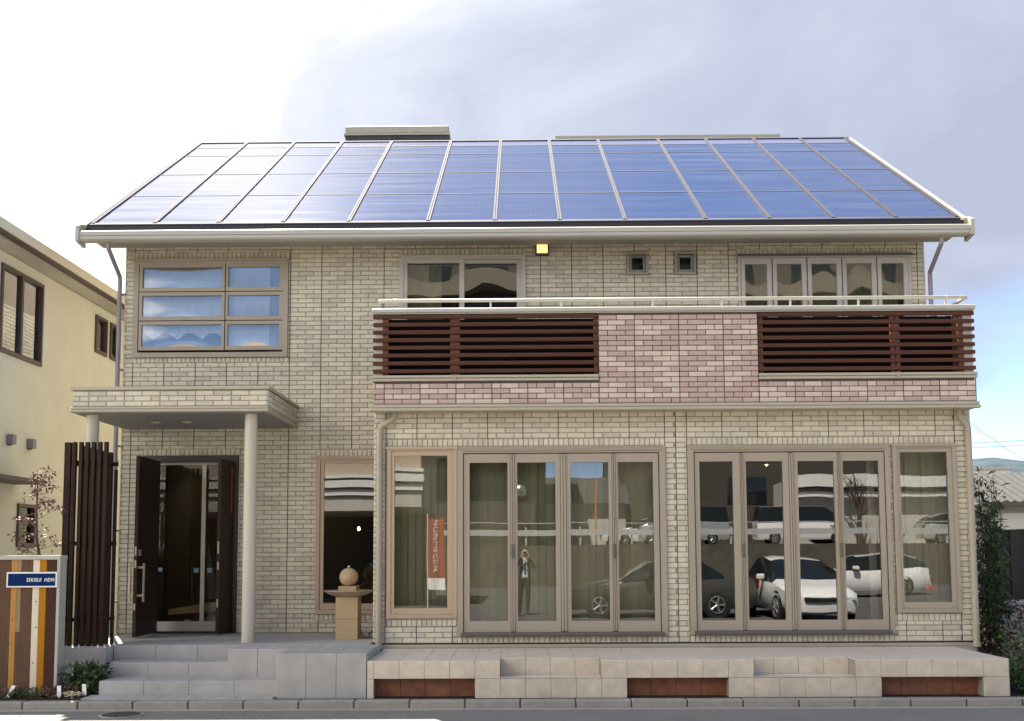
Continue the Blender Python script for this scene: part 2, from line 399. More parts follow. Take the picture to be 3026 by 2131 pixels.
        if kind: o['kind'] = kind
        return o
def box(name, m, parent, x0, x1, y0, y1, z0, z1, **kw): return MB().box(x0, x1, y0, y1, z0, z1).build(name, m, parent, **kw)
def text(name, body, size, m, parent, loc, rot, **kw):
    fc = bpy.data.curves.new(name, 'FONT'); fc.body = body; fc.size = size
    sxy = kw.pop('scale', 1.0)
    for k, v in kw.items(): setattr(fc, k, v)
    tmp = bpy.data.objects.new('tmp_text', fc); COL.objects.link(tmp)
    dg = bpy.context.evaluated_depsgraph_get(); dg.update()
    me = bpy.data.meshes.new_from_object(tmp.evaluated_get(dg)); me.name = name
    bpy.data.objects.remove(tmp); bpy.data.curves.remove(fc)
    me.materials.clear(); me.materials.append(MATS[m])
    o = bpy.data.objects.new(name, me); COL.objects.link(o)
    o.parent = parent; o.location = Vector(loc) - LOC[parent.name]; o.rotation_euler = rot; o.scale = (sxy, 1, 1)
    return o
def tag(o, label, cat, group=None):
    o['label'] = label; o['category'] = cat
    if group: o['group'] = group
    return o
def copy_tree(o, parent=None):
    c = o.copy(); COL.objects.link(c)
    if parent is not None: c.parent = parent
    for ch in o.children: copy_tree(ch, c)
    LOC[c.name] = LOC.get(o.name, Vector())
    return c
def rect_sub(rects, h):
    out = []
    for (x0, x1, z0, z1) in rects:
        a, b, c, d = h
        if a >= x1 or b <= x0 or c >= z1 or d <= z0: out.append((x0, x1, z0, z1)); continue
        if c > z0: out.append((x0, x1, z0, c))
        if d < z1: out.append((x0, x1, d, z1))
        lo, hi = max(z0, c), min(z1, d)
        if a > x0: out.append((x0, a, lo, hi))
        if b < x1: out.append((b, x1, lo, hi))
    return out
def holes_wall(mb, x0, x1, z0, z1, y0, y1, holes, mi=0):
    rs = [(x0, x1, z0, z1)]
    for h in holes: rs = rect_sub(rs, h)
    for a, b, c, d in rs: mb.box(a, b, y0, y1, c, d, mi)
CH, JT, BL = 0.0662, 0.0085, 0.2255
def brick_rects(x0, x1, z0, z1, holes, seams, zorg, L=BL, minw=0.018):
    """running-bond stretchers between vertical panel seams, cut round the openings"""
    out = []
    k0 = int(math.floor((z0 - zorg) / CH + 1e-6))
    k = k0
    edges = sorted([x0, x1] + [q for q in seams if x0 < q < x1])
    while zorg + k * CH < z1 - 0.012:
        a = max(zorg + k * CH, z0); b = min(zorg + (k + 1) * CH - JT, z1)
        if b - a > 0.018:
            for i in range(len(edges) - 1):
                ea, eb = edges[i] + 0.005, edges[i + 1] - 0.005
                p = edges[i] - (L / 2 if k % 2 else 0)
                if i == 0 and len(edges) > 2:
                    p = edges[1] - math.ceil((edges[1] - edges[0]) / L) * L - (L / 2 if k % 2 else 0)
                while p < eb:
                    r = (max(p + JT / 2, ea), min(p + L - JT / 2, eb), a, b)
                    p += L
                    if r[1] - r[0] < minw: continue
                    rs = [r]
                    for h in holes: rs = rect_sub(rs, h)
                    out += [q for q in rs if q[1] - q[0] > minw and q[3] - q[2] > 0.018]
        k += 1
    return out
def soldiers(x0, x1, z0, z1, pitch=0.0644):
    n = max(1, round((x1 - x0) / pitch)); p = (x1 - x0) / n
    return [(x0 + i * p + JT / 2, x0 + (i + 1) * p - JT / 2, z0 + JT / 2, z1 - JT / 2) for i in range(n)]

# ------------------------------------------------------------------ ground, road, kerb
def sheet(name, m, x0, x1, y0, y1, z, kind='structure'):
    return MB().add([(x0, y0, z), (x1, y0, z), (x1, y1, z), (x0, y1, z)], [(0, 1, 2, 3)]).build(name, m, None, kind=kind)
KY = -3.26                                    # front face of the kerb
GZ = 0.085                                    # level of the kerb top and of the plots behind
sheet('ground', 'soil', -900, 900, -300, 2500, -0.03)
sheet('road', 'asphalt', -60, 60, -9.6, KY + 0.002, 0.0)
sheet('parking_lot', 'asphalt_dark', -40, 40, -36.0, -9.604, 0.06)
plot = MB()
plot.box(-7.3, 60, KY + 0.16, 30, -0.02, GZ - 0.012)
plot.build('plot_ground', 'soil', None, kind='structure')
MB().box(-60, 60, KY - 0.10, KY - 0.004, -0.02, 0.006).build('gutter_strip', 'gutter_concrete', None, kind='structure')
kerb = empty('kerb', (0, KY, 0)); kerb['kind'] = 'structure'
x = -9.02
base_k = None
while x < 9:
    if base_k is None:
        base_k = MB().bbox(x + 0.003, x + 0.597, KY, KY + 0.155, -0.01, GZ, 0.012).build('kerb_stone', 'concrete', kerb)
        bx = x
    else:
        c = base_k.copy(); COL.objects.link(c); c.location.x += x - bx
        c.location.z += random.uniform(-0.002, 0.002); c.location.y += random.uniform(-0.002, 0.002)
    x += 0.6
MB().box(-9, 9, KY + 0.006, KY + 0.15, -0.012, GZ - 0.008).build('kerb_joint', 'mortar_dark', kerb)
mh = empty('manhole_cover', (-4.2, -3.62, 0), 'round cast iron manhole cover set in the road by the kerb', 'manhole cover')
MB().lathe(-4.2, -3.62, [(0.225, 0.001), (0.225, 0.008), (0.2, 0.009)], 32).build('ring', 'gutter_concrete', mh)
cov = MB().lathe(-4.2, -3.62, [(0.198, 0.001), (0.198, 0.011), (0.19, 0.012)], 32)
for i in range(-3, 4):
    for j in range(-3, 4):
        if i * i + j * j < 10: cov.box(-4.2 + i * 0.05 - 0.017, -4.2 + i * 0.05 + 0.017, -3.62 + j * 0.05 - 0.017, -3.62 + j * 0.05 + 0.017, 0.0115, 0.0155)
cov.build('cover', 'iron', mh)

# ------------------------------------------------------------------ the house
house = empty('house', (0, 0, GZ), 'two storey beige brick house with solar panel roof, porch canopy and pink brick balcony', 'house')
XL, XR, FZ, TZ = -5.69, 5.80, 0.57, 6.14
EX0, EX1, EY, EZ0, EZ1 = -1.86, 5.70, -1.50, 0.48, 3.46
LW = (-5.56, -3.335, 4.485, 5.92); MW = (-1.735, 0.083, 3.76, 5.945); FW = (3.13, 5.60, 4.40, 5.91)
V1 = (1.54, 1.842, 5.645, 5.963); V2 = (2.226, 2.526, 5.645, 5.963)
DR = (-5.365, -4.01, 0.57, 3.07); EW = (-2.90, -1.87, 0.83, 3.045)
EXT = (EX0 + 0.06, XR - 0.2, 0.6, EZ1 - 0.05)
wb = MB()
holes_wall(wb, XL, XR, FZ - 0.1, TZ, 0.0, 0.14, [LW, MW, FW, V1, V2, DR, EW, EXT])
BK = 8.2
for X0, X1 in ((XL, XL + 0.14), (XR - 0.14, XR)):
    wb.prism([(0.14, 0.0), (BK, 0.0), (BK, TZ), (4.12, 9.15), (0.14, TZ + 0.35)], 'x', X0, X1)
wb.box(XL + 0.14, XR - 0.14, BK - 0.14, BK, 0, TZ)
wall = wb.build('wall', 'mortar_beige', house)
br = MB()
mainseams = [XL + 0.13 + 0.4505 * i for i in range(26)]
SM = []
for (a, b, c, d), up, dn in ((LW, 0.105, 0.075), (MW, 0.105, 0), (FW, 0.105, 0), (DR, 0.10, 0), (EW, 0.105, 0.09)):
    SM.append((a - 0.01, b + 0.01, d, d + up))
    if dn: SM.append((a - 0.01, b + 0.01, c - dn, c))
holes = [LW, MW, FW, V1, V2, DR, EW, (EX0, XR - 0.1, 0, EZ1)] + SM
BD = 0.012
for r in brick_rects(XL - 0.012, XR + 0.012, FZ, TZ, holes, mainseams, FZ + 0.004): br.cbox(r[0], r[1], -BD, 0.001, r[2], r[3])
for s in SM:
    for r in soldiers(*s): br.cbox(r[0], r[1], -BD, 0.001, r[2], r[3])
for k in range(84):
    z = FZ + 0.004 + k * CH; y = 0.6 + (BL / 2 if k % 2 else 0)
    while y < BK - 0.2:
        br.box(XL - BD, XL, y, y + BL - JT, z, z + CH - JT); br.box(XR, XR + BD, y, y + BL - JT, z, z + CH - JT); y += BL
# returns of the corners (brick ends seen round the corner)
for k in range(84):
    z = FZ + 0.004 + k * CH
    for sgn, X0 in ((-1, XL), (1, XR)):
        for (ya, yb) in (((0.0, 0.11), (0.12, 0.34), (0.35, 0.57)) if k % 2 else ((0.0, 0.22), (0.23, 0.45), (0.46, 0.57))):
            br.box(min(X0, X0 + sgn * BD), max(X0, X0 + sgn * BD), ya, yb, z, z + CH - JT)
br.build('brick_cladding', 'brick_beige', wall, kind='stuff')
sl = MB()
for q in mainseams:
    rs = [(q - 0.0045, q + 0.0045, FZ, TZ)]
    for h in holes: rs = rect_sub(rs, h)
    for r in rs: box('panel_seam', 'sealant', wall, r[0], r[1], -0.005, 0.001, r[2], r[3])


# ---- ground floor extension
U0 = (-1.70, -0.813, 0.855, 3.02); U1 = (-0.809, 1.83, 0.63, 3.022); U2 = (2.11, 4.66, 0.64, 3.022); U3 = (4.70, 5.50, 0.90, 3.022)
eb = MB()
holes_wall(eb, EX0, EX1, EZ0, EZ1, EY, EY + 0.12, [U0, U1, U2, U3])
eb.box(EX0, EX0 + 0.12, EY + 0.12, 0.0, EZ0, EZ1); eb.box(EX1 - 0.12, EX1, EY + 0.12, 0.0, EZ0, EZ1)
ext = eb.build('extension_wall', 'mortar_beige', house)
er = MB()
extseams = [-1.72, 1.97, 5.505] + [1.97 + 0.14 + 0.4505 * i for i in range(8)] + [1.83 - 0.4505 * i for i in range(8)]
SE = [(-1.70, 1.83, 3.022, 3.122), (2.11, 5.50, 3.022, 3.122), (-1.70, -0.813, 0.757, 0.852), (4.70, 5.50, 0.80, 0.897), (-0.809, 1.83, 0.545, 0.628), (2.11, 4.66, 0.545, 0.636)]
eh = [U0, U1, U2, U3] + SE
for r in brick_rects(EX0 - BD, EX1 + BD, 0.548, EZ1, eh, extseams, 0.552): er.cbox(r[0], r[1], EY - BD, EY + 0.001, r[2], r[3])
for s in SE:
    for r in soldiers(*s): er.cbox(r[0], r[1], EY - BD, EY + 0.001, r[2], r[3])
for k in range(44):
    z = 0.552 + k * CH
    for sgn, X0 in ((-1, EX0), (1, EX1)):
        for (ya, yb) in (((0.0, 0.11), (0.12, 0.34), (0.35, 0.57), (0.58, 0.8), (0.81, 1.03), (1.04, 1.26)) if k % 2 else ((0.0, 0.22), (0.23, 0.45), (0.46, 0.68), (0.69, 0.91), (0.92, 1.14), (1.15, 1.4))):
            er.box(min(X0, X0 + sgn * BD), max(X0, X0 + sgn * BD), EY + ya, EY + yb, z, z + CH - JT)
er.build('brick_cladding', 'brick_beige', ext, kind='stuff')
sl = MB()
for q in extseams:
    rs = [(q - 0.0045, q + 0.0045, 0.55, EZ1)]
    for h in eh: rs = rect_sub(rs, h)
    for r in rs: box('panel_seam', 'sealant', ext, r[0], r[1], EY - 0.005, EY + 0.001, r[2], r[3])

box('base_gap', 'black_band', ext, EX0 + 0.08, EX1 - 0.06, EY - 0.006, EY + 0.0, 0.532, 0.547)
MB().box(EX0 + 0.06, EX1 - 0.03, EY - 0.022, EY - 0.001, 0.495, 0.531).build('base_flashing', 'trim_beige', ext)
box('plinth', 'grey_render', ext, EX0 + 0.04, EX1 - 0.02, EY - 0.012, EY + 0.1, 0.40, 0.494)

# ---- rooms behind the windows
rm = MB()
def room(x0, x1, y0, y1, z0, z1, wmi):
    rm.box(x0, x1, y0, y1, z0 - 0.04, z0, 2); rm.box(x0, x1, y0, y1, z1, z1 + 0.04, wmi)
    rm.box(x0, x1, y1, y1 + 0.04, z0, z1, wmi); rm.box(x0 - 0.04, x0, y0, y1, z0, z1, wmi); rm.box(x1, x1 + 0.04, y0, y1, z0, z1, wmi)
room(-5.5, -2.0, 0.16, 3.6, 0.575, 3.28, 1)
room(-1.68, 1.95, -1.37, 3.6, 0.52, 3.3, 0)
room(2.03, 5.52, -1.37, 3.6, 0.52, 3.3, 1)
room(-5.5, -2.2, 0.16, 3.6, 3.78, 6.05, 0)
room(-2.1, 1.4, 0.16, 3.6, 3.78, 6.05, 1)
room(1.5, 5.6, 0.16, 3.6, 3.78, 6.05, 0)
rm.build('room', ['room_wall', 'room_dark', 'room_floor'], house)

# ---- windows
def bars(mb, x0, x1, z0, z1, y0, y1, l, r, t, b, mi=0):
    mb.box(x0, x0 + l, y0, y1, z0, z1, mi); mb.box(x1 - r, x1, y0, y1, z0, z1, mi)
    mb.box(x0 + l, x1 - r, y0, y1, z1 - t, z1, mi); mb.box(x0 + l, x1 - r, y0, y1, z0, z0 + b, mi)
PRND = random.Random(21)
def pane(win, g, y, m='glass'):
    # sealed double panes pillow slightly: the outer face bulges by a few millimetres
    x0, x1, z0, z1 = g[0] - 0.005, g[1] + 0.005, g[2] - 0.005, g[3] + 0.005
    n = 8; big = m == 'glass_up'
    h = (0.0032 if big else 0.0008) * min(1.0, (x1 - x0) / 0.45) * PRND.choice((-1, -1, 1) if big else (-1, 1)) * PRND.uniform(0.6, 1.2)
    if big and (x1 - x0) > 0.6: h *= 1.4
    vs = []; fs = []
    for j in range(n + 1):
        for i in range(n + 1):
            u, v = i / n, j / n
            vs.append((x0 + (x1 - x0) * u, y + h * 16 * u * (1 - u) * v * (1 - v), z0 + (z1 - z0) * v))
    for j in range(n):
        for i in range(n):
            a = j * (n + 1) + i; fs.append((a, a + 1, a + n + 2, a + n + 1))
    return MB().add(vs, fs).build('pane', m, win, smooth='all', fixn=False)
def window(o, y, fm, wfr=0.07):
    t = empty('window', ((o[0] + o[1]) / 2, y, o[2]), parent=house)
    f = MB(); bars(f, o[0], o[1], o[2], o[3], y - 0.045, y + 0.10, wfr, wfr, wfr, wfr)
    f.box(o[0] - 0.012, o[1] + 0.012, y - 0.06, y - 0.012, o[3] - 0.03, o[3] + 0.004)
    f.build('frame', fm, t)
    return t
# upper left: six awning sashes
t = window(LW, 0, 'alu'); t['label'] = 'wide window of six awning panes above the porch canopy'
CX = (-5.462, -4.226, -3.41); CZ = (4.583, 5.017, 5.44, 5.855)
for i in range(2):
    for j in range(3):
        a, b, c, d = CX[i] - 0.025, CX[i + 1] + (0 if i == 0 else 0.012), CZ[j], CZ[j + 1]
        s = MB(); bars(s, a + 0.006, b - 0.006, c + 0.006, d - 0.006, -0.035 - 0.004 * j, 0.03, 0.045, 0.055, 0.05, 0.055)
        s.build('sash', 'alu', t); pane(t, (a + 0.05, b - 0.06, c + 0.058, d - 0.055), -0.012, 'glass_up')
# upper middle: sliding window of the balcony
t = window(MW, 0, 'alu_pale', 0.06); t['label'] = 'sliding balcony window with pale frame, half hidden by the balcony'
for a, b, yy in ((-1.675, -0.80, -0.012), (-0.875, 0.023, 0.022)):
    s = MB(); bars(s, a, b, MW[2] + 0.05, MW[3] - 0.05, yy - 0.022, yy + 0.01, 0.055, 0.07, 0.06, 0.07)
    s.build('sash', 'alu_pale', t); pane(t, (a + 0.055, b - 0.07, MW[2] + 0.12, MW[3] - 0.11), yy - 0.006, 'glass_up')
# upper right: five tall sashes
t = window(FW, 0, 'alu_pale', 0.035); t['label'] = 'row of five tall sashes at the right end of the balcony'
SX = (3.165, 3.62, 4.118, 4.617, 5.116, 5.572)
for i in range(5):
    s = MB(); bars(s, SX[i] + 0.008, SX[i + 1] - 0.008, FW[2] + 0.04, FW[3] - 0.04, -0.04, 0.02, 0.055, 0.068, 0.085, 0.08)
    s.build('sash', 'alu_pale', t); pane(t, (SX[i] + 0.063, SX[i + 1] - 0.076, FW[2] + 0.12, FW[3] - 0.125), -0.012, 'glass_up')
box('hood', 'alu_dark', t, FW[0] - 0.01, FW[1] + 0.02, -0.085, -0.046, FW[3] - 0.018, FW[3] + 0.012)
for V in (V1, V2):
    t = window(V, 0, 'alu', 0.03)
    s = MB(); bars(s, V[0] + 0.035, V[1] - 0.035, V[2] + 0.035, V[3] - 0.035, -0.03, 0.04, 0.035, 0.035, 0.035, 0.035)
    s.build('sash', 'grey_panel', t); pane(t, (V[0] + 0.07, V[1] - 0.07, V[2] + 0.07, V[3] - 0.07), 0.0, 'glass_dim')
# entrance side window
t = window(EW, 0, 'alu_warm', 0.055); t['label'] = 'narrow warm beige window behind the stone fountain'
s = MB(); bars(s, EW[0] + 0.06, EW[1] - 0.02, EW[2] + 0.06, EW[3] - 0.055, -0.03, 0.03, 0.05, 0.05, 0.04, 0.085)
s.build('sash', 'alu_warm', t); pane(t, (-2.79, -1.94, 0.975, 2.95), -0.01)
# extension: left casement, two folding door units, right casement
for U, g, lab, fm in ((U0, (-1.606, -0.935, 0.986, 2.91), 'tall beige framed window at the left of the ground floor', 'alu_warm'),
                      (U3, (4.792, 5.39, 1.034, 2.92), 'tall beige framed window at the right end of the ground floor', 'alu')):
    t = window(U, EY, fm, 0.05); t['label'] = lab
    s = MB(); bars(s, U[0] + 0.052, U[1] - 0.052, U[2] + 0.052, U[3] - 0.052, EY - 0.032, EY + 0.03,
                   g[0] - U[0] - 0.052, U[1] - 0.052 - g[1], U[3] - 0.052 - g[3], g[2] - U[2] - 0.052)
    s.box(U[0] + 0.04, U[1] - 0.04, EY - 0.055, EY - 0.033, U[2] + 0.012, U[2] + 0.028)
    for hx in (U[0] + 0.11, U[1] - 0.11): s.box(hx - 0.02, hx + 0.02, EY - 0.041, EY - 0.033, U[2] + 0.07, U[2] + 0.082)
    s.build('sash', fm, t); pane(t, g, EY - 0.005)
for U, P, lab in ((U1, [(-0.724, -0.139, -0.654, -0.172), (-0.080, 0.494, -0.048, 0.434), (0.571, 1.149, 0.624, 1.107), (1.196, 1.740, 1.226, 1.672)], 'left set of four glazed folding doors with blinds behind'),
                  (U2, [(2.200, 2.770, 2.258, 2.680), (2.812, 3.385, 2.847, 3.310), (3.446, 4.000, 3.500, 3.958), (4.040, 4.590, 4.070, 4.522)], 'right set of four glazed folding doors reflecting parked cars')):
    t = empty('folding_doors', ((U[0] + U[1]) / 2, EY, U[2]), parent=house); t['label'] = lab
    f = MB(); bars(f, U[0], U[1], U[2], U[3], EY - 0.04, EY + 0.10, P[0][0] - U[0] - 0.012, U[1] - P[3][1] - 0.012, 0.085, 0.05)
    f.box(U[0] + 0.06, U[1] - 0.05, EY - 0.062, EY - 0.0405, U[3] - 0.055, U[3] - 0.035)
    f.build('frame', 'alu', t)
    s = MB(); s.box(U[0] + 0.05, U[1] - 0.05, EY - 0.09, EY - 0.041, U[2] + 0.016, U[2] + 0.05); s.box(U[0] + 0.05, U[1] - 0.05, EY - 0.10, EY - 0.041, U[2] + 0.002, U[2] + 0.013)
    s.build('sill_track', 'alu_dark', t)
    for k, (a, b, ga, gb) in enumerate(P):
        s = MB(); s.box(a, ga, EY - 0.03, EY + 0.03, U[2] + 0.053, 2.925); s.box(gb, b, EY - 0.03, EY + 0.03, U[2] + 0.053, 2.925)
        s.box(ga, gb, EY - 0.03, EY + 0.03, 2.815, 2.925); s.box(ga, gb, EY - 0.03, EY + 0.03, U[2] + 0.053, 0.82)
        s.box(a + 0.012, a + 0.018, EY - 0.034, EY - 0.03, U[2] + 0.06, 2.92)
        s.build('door_leaf', 'alu', t)
        pane(t, (ga, gb, 0.82, 2.815), EY - 0.005)
        if k < 3:
            na = P[k + 1][0]
            m_ = MB(); m_.box(b + 0.006, (b + na) / 2 - 0.004, EY - 0.038, EY + 0.0, U[2] + 0.06, 2.92); m_.box((b + na) / 2 + 0.004, na - 0.006, EY - 0.038, EY + 0.0, U[2] + 0.06, 2.92)
            m_.build('post_strip', 'alu', t)
            box('gap_shadow_strip', 'alu_dark', t, b + 0.001, na - 0.001, EY - 0.012, EY + 0.005, U[2] + 0.058, 2.922)
        if k in (0, 2):
            xx = (b + P[k + 1][0]) / 2
            MB().bbox(xx - 0.016, xx + 0.016, EY - 0.052, EY - 0.038, 1.60, 1.78, 0.005).build('latch', 'alu_dark', t)

# ---- roof
YE, ZE, YR, ZR = -0.60, 6.235, 4.12, 9.34
SL = math.hypot(YR - YE, ZR - ZE); cs, sn = (YR - YE) / SL, (ZR - ZE) / SL
RX0, RX1 = -6.05, 6.15
def S(x, s, h): return (x, YE + s * cs - h * sn, ZE + s * sn + h * cs)
def slab(mb, x0, x1, s0, s1, h0, h1, mi=0):
    vs = [S(x0, s0, h0), S(x1, s0, h0), S(x1, s1, h0), S(x0, s1, h0), S(x0, s0, h1), S(x1, s0, h1), S(x1, s1, h1), S(x0, s1, h1)]
    mb.add(vs, [(0, 3, 2, 1), (4, 5, 6, 7), (0, 1, 5, 4), (1, 2, 6, 5), (2, 3, 7, 6), (3, 0, 4, 7)], mi)
rf = MB(); slab(rf, RX0, RX1, 0.03, SL, -0.16, -0.03)
yb_ = 2 * YR - YE
rf.prism([(YR, ZR - 0.03), (yb_, ZE - 0.03), (yb_, ZE - 0.16), (YR, ZR - 0.16)], 'x', RX0, RX1)
roof = rf.build('roof', 'roof_metal', house)
PXs = [-5.96, -5.09, -4.20, -3.30, -2.38, -1.275, -0.345, 0.56, 1.466, 2.583, 3.468, 4.353, 5.22, 6.06]
PS = [0.10, 1.60, 3.03, 4.47, 5.17, 5.60]
for i in range(13):
    for j in range(5):
        p = MB(); slab(p, PXs[i] + 0.029, PXs[i + 1] - 0.029, PS[j] + 0.007, PS[j + 1] - 0.007, -0.03, 0.012)
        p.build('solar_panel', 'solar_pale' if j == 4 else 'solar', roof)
for i in range(14):
    p = MB(); slab(p, PXs[i] - 0.027, PXs[i] - 0.004, 0.06, PS[5], -0.03, 0.03); slab(p, PXs[i] + 0.004, PXs[i] + 0.027, 0.06, PS[5], -0.03, 0.03)
    slab(p, PXs[i] - 0.004, PXs[i] + 0.004, 0.06, PS[5], -0.03, 0.015)
    p.build('batten', 'batten', roof)
p = MB()
for j in range(1, 5): slab(p, PXs[0] + 0.03, PXs[13] - 0.03, PS[j] + 0.0075, PS[j] + 0.022, 0.0125, 0.017)
p.build('row_flashing', 'slate_dark', roof)
p = MB(); slab(p, RX0, RX1, 5.60, SL + 0.01, -0.02, 0.03); p.prism([(YR - 0.02, ZR + 0.0), (YR + 0.15, ZR - 0.06), (YR + 0.15, ZR - 0.02), (YR + 0.0, ZR + 0.03)], 'x', RX0, RX1)
p.build('ridge_cap', 'batten', roof)
for X0, X1 in ((RX0 - 0.02, RX0 + 0.03), (RX1 - 0.03, RX1 + 0.02)):
    p = MB(); slab(p, X0, X1, -0.02, SL + 0.02, -0.17, 0.025); p.build('verge_board', 'trim_beige', roof)
p = MB(); slab(p, RX0 + 0.06, RX1 - 0.06, 0.0, 0.09, -0.02, 0.02); p.build('eaves_edge', 'batten', roof)
box('eaves_black_board', 'black_band', roof, RX0 + 0.02, RX1 - 0.02, YE - 0.01, YE + 0.08, 6.06, 6.226)  # black band between the panels and the gutter
g = MB(); g.prism([(-0.735, 6.118), (-0.72, 6.13), (-0.64, 6.12), (-0.62, 6.055), (-0.735, 6.058)], 'x', RX0 - 0.05, RX1 + 0.05); g.build('gutter', 'gutter_beige', roof, smooth=True)
g = MB(); g.prism([(-0.727, 6.054), (-0.62, 6.05), (-0.52, 6.03), (-0.60, 5.985), (-0.70, 5.99), (-0.727, 6.01)], 'x', RX0 - 0.03, RX1 + 0.03); g.build('fascia', 'gutter_beige', roof)
g = MB(); g.box(RX0 + 0.02, RX1 - 0.02, -0.56, 0.0, 6.10, 6.14); g.box(RX0 + 0.05, RX1 - 0.05, -0.50, -0.10, 6.075, 6.099)
g.build('soffit', 'soffit', roof)
for X0 in (RX0 - 0.07, RX1 + 0.02):
    MB().prism([(-0.745, 6.20), (-0.56, 6.29), (-0.50, 5.95), (-0.745, 5.985)], 'x', X0, X0 + 0.05).build('gutter_cap', 'gutter_beige', roof)
# ventilation housing and rear parapet showing over the ridge
q = MB(); q.bbox(-3.34, -1.35, 4.55, 5.3, 9.70, 9.845, 0.012); q.box(-3.355, -1.335, 4.53, 5.32, 9.655, 9.692)
vent = q.build('roof_ventilator', 'trim_beige', roof)
q = MB(); q.box(-3.33, -1.34, 4.56, 5.29, 8.6, 9.655)
for i in range(20): q.box(-3.33 + i * 0.0995 + 0.006, -3.33 + i * 0.0995 + 0.094, 4.552, 4.561, 8.8, 9.65)
q.build('ventilator_body', 'slate_dark', vent)
box('rear_ridge_rail', 'trim_beige', roof, 0.69, 4.99, 4.55, 5.2, 9.25, 9.615)
#box('left_gable_soffit', 'soffit', roof, RX0 + 0.02, XL, 0.1, BK, 6.02, 6.05)

# ---- downpipes
def pipe(path, r, m='pipe_beige', n=10):
    p = MB().tube(path, r, n); p.build('downpipe', m, house, smooth=True)
pipe([(-5.71, -0.62, 6.0), (-5.71, -0.62, 5.92), (-5.755, -0.07, 5.66), (-5.755, -0.06, 5.6), (-5.755, -0.06, 0.55)], 0.031, 'pipe_grey')
pipe([(5.81, -0.62, 6.0), (5.81, -0.62, 5.9), (5.862, -0.06, 5.64), (5.862, -0.06, 5.58), (5.862, -0.06, 3.6)], 0.031, 'pipe_grey')
for z in (5.4, 4.3, 3.2, 2.0, 1.0): box('pipe_clip', 'pipe_grey', house, -5.79, -5.69, -0.035, 0.02, z, z + 0.025)
for sx_, pts in ((-1, [(-1.60, -1.60, 3.46), (-1.60, -1.60, 3.40), (-1.64, -1.59, 3.36), (-1.77, -1.565, 3.29), (-1.795, -1.56, 3.24), (-1.795, -1.56, 0.50)]),
                 (1, [(5.53, -1.60, 3.46), (5.53, -1.60, 3.39), (5.56, -1.59, 3.34), (5.64, -1.565, 3.27), (5.655, -1.56, 3.22), (5.655, -1.56, 0.50)])):
    pipe(pts, 0.039, 'pipe_beige', 12)
    MB().lathe(pts[-1][0], -1.56, [(0.052, 0.485), (0.052, 0.53), (0.041, 0.54)], 14).build('pipe_boot', 'pipe_beige', house, smooth=True)

# ---- balcony
BX0, BX1, BY = -1.855, 5.705, -1.75
bal = MB()
bal.box(BX0 + 0.02, BX1 - 0.02, BY + 0.012, BY + 0.11, 3.535, 3.825)
bal.box(0.985, 2.99, BY + 0.0125, BY + 0.11, 3.825, 4.685)
for X0, X1 in ((BX0 + 0.012, BX0 + 0.11), (BX1 - 0.11, BX1 - 0.012)): bal.box(X0, X1, BY + 0.11, -0.02, 3.535, 3.825)
balcony = bal.build('balcony', 'mortar_dark', house)
cands = []
sb = [BX0 + 0.143 + 0.451 * i for i in range(6)]
sb2 = [2.99 + 0.451 * i for i in range(7)]
cands += brick_rects(BX0, 0.985, 3.537, 3.822, [], sb, 3.54, L=0.2255)
cands += brick_rects(0.985, 2.99, 3.537, 4.68, [], [1.44, 1.998, 2.556], 3.54, L=0.2255)
cands += brick_rects(2.99, BX1, 3.537, 3.822, [], sb2, 3.54, L=0.2255)
cands.sort(key=lambda r: -(r[1] - r[0]) * (r[3] - r[2]))
single, rest = cands[:300], cands[300:]
cache = {}
for r in single:
    key = (round(r[1] - r[0], 3), round(r[3] - r[2], 3))
    cx_, cz_ = (r[0] + r[1]) / 2, (r[2] + r[3]) / 2
    if key not in cache:
        hw, hh = key[0] / 2, key[1] / 2
        o = MB().cbox(cx_ - hw, cx_ + hw, BY, BY + 0.014, cz_ - hh, cz_ + hh).build('brick', 'brick_pink', balcony)
        cache[key] = (o, cx_, cz_)
    else:
        o, ox, oz = cache[key]
        c = o.copy(); COL.objects.link(c)
        c.location.x += cx_ - ox; c.location.z += cz_ - oz
q = MB()
for r in rest: q.cbox(r[0], r[1], BY, BY + 0.014, r[2], r[3])
for k in range(4):
    z = 3.54 + k * CH
    for sgn, X0 in ((-1, BX0 + 0.012), (1, BX1 - 0.012)):
        for (ya, yb) in (((0.0, 0.11), (0.12, 0.34), (0.35, 0.57), (0.58, 0.8), (0.81, 1.03), (1.04, 1.26), (1.27, 1.49), (1.5, 1.72)) if k % 2 else ((0.0, 0.22), (0.23, 0.45), (0.46, 0.68), (0.69, 0.91), (0.92, 1.14), (1.15, 1.37), (1.38, 1.6))):
            q.box(min(X0, X0 + sgn * BD), max(X0, X0 + sgn * BD), BY + 0.015 + ya, BY + 0.015 + yb, z, z + CH - JT)
MATS['brick_pink_joined'] = mat('brick_pink_joined', (0.4, 0.3, 0.3), rough=0.85, var=0.08, scale=12, bump=0.004, bscale=45, spec=0.25, two=PINK_TWO)
q.build('brick_infill', 'brick_pink_joined', balcony, kind='stuff')
q = MB()
for X0 in sb + [1.44, 1.998, 2.556, 0.985, 2.99] + sb2:
    zt = 4.68 if 0.98 < X0 < 3.0 else 3.822
    box('panel_seam', 'sealant', balcony, X0 - 0.0045, X0 + 0.0045, BY + 0.005, BY + 0.0135, 3.537, zt)
q = MB(); q.bbox(BX0 - 0.022, BX1 + 0.012, BY - 0.045, BY + 0.02, 3.485, 3.530, 0.01); q.bbox(BX0 - 0.03, BX1 + 0.02, BY - 0.06, BY + 0.02, 3.445, 3.483, 0.008)
q.build('bottom_moulding', 'trim_beige', balcony)
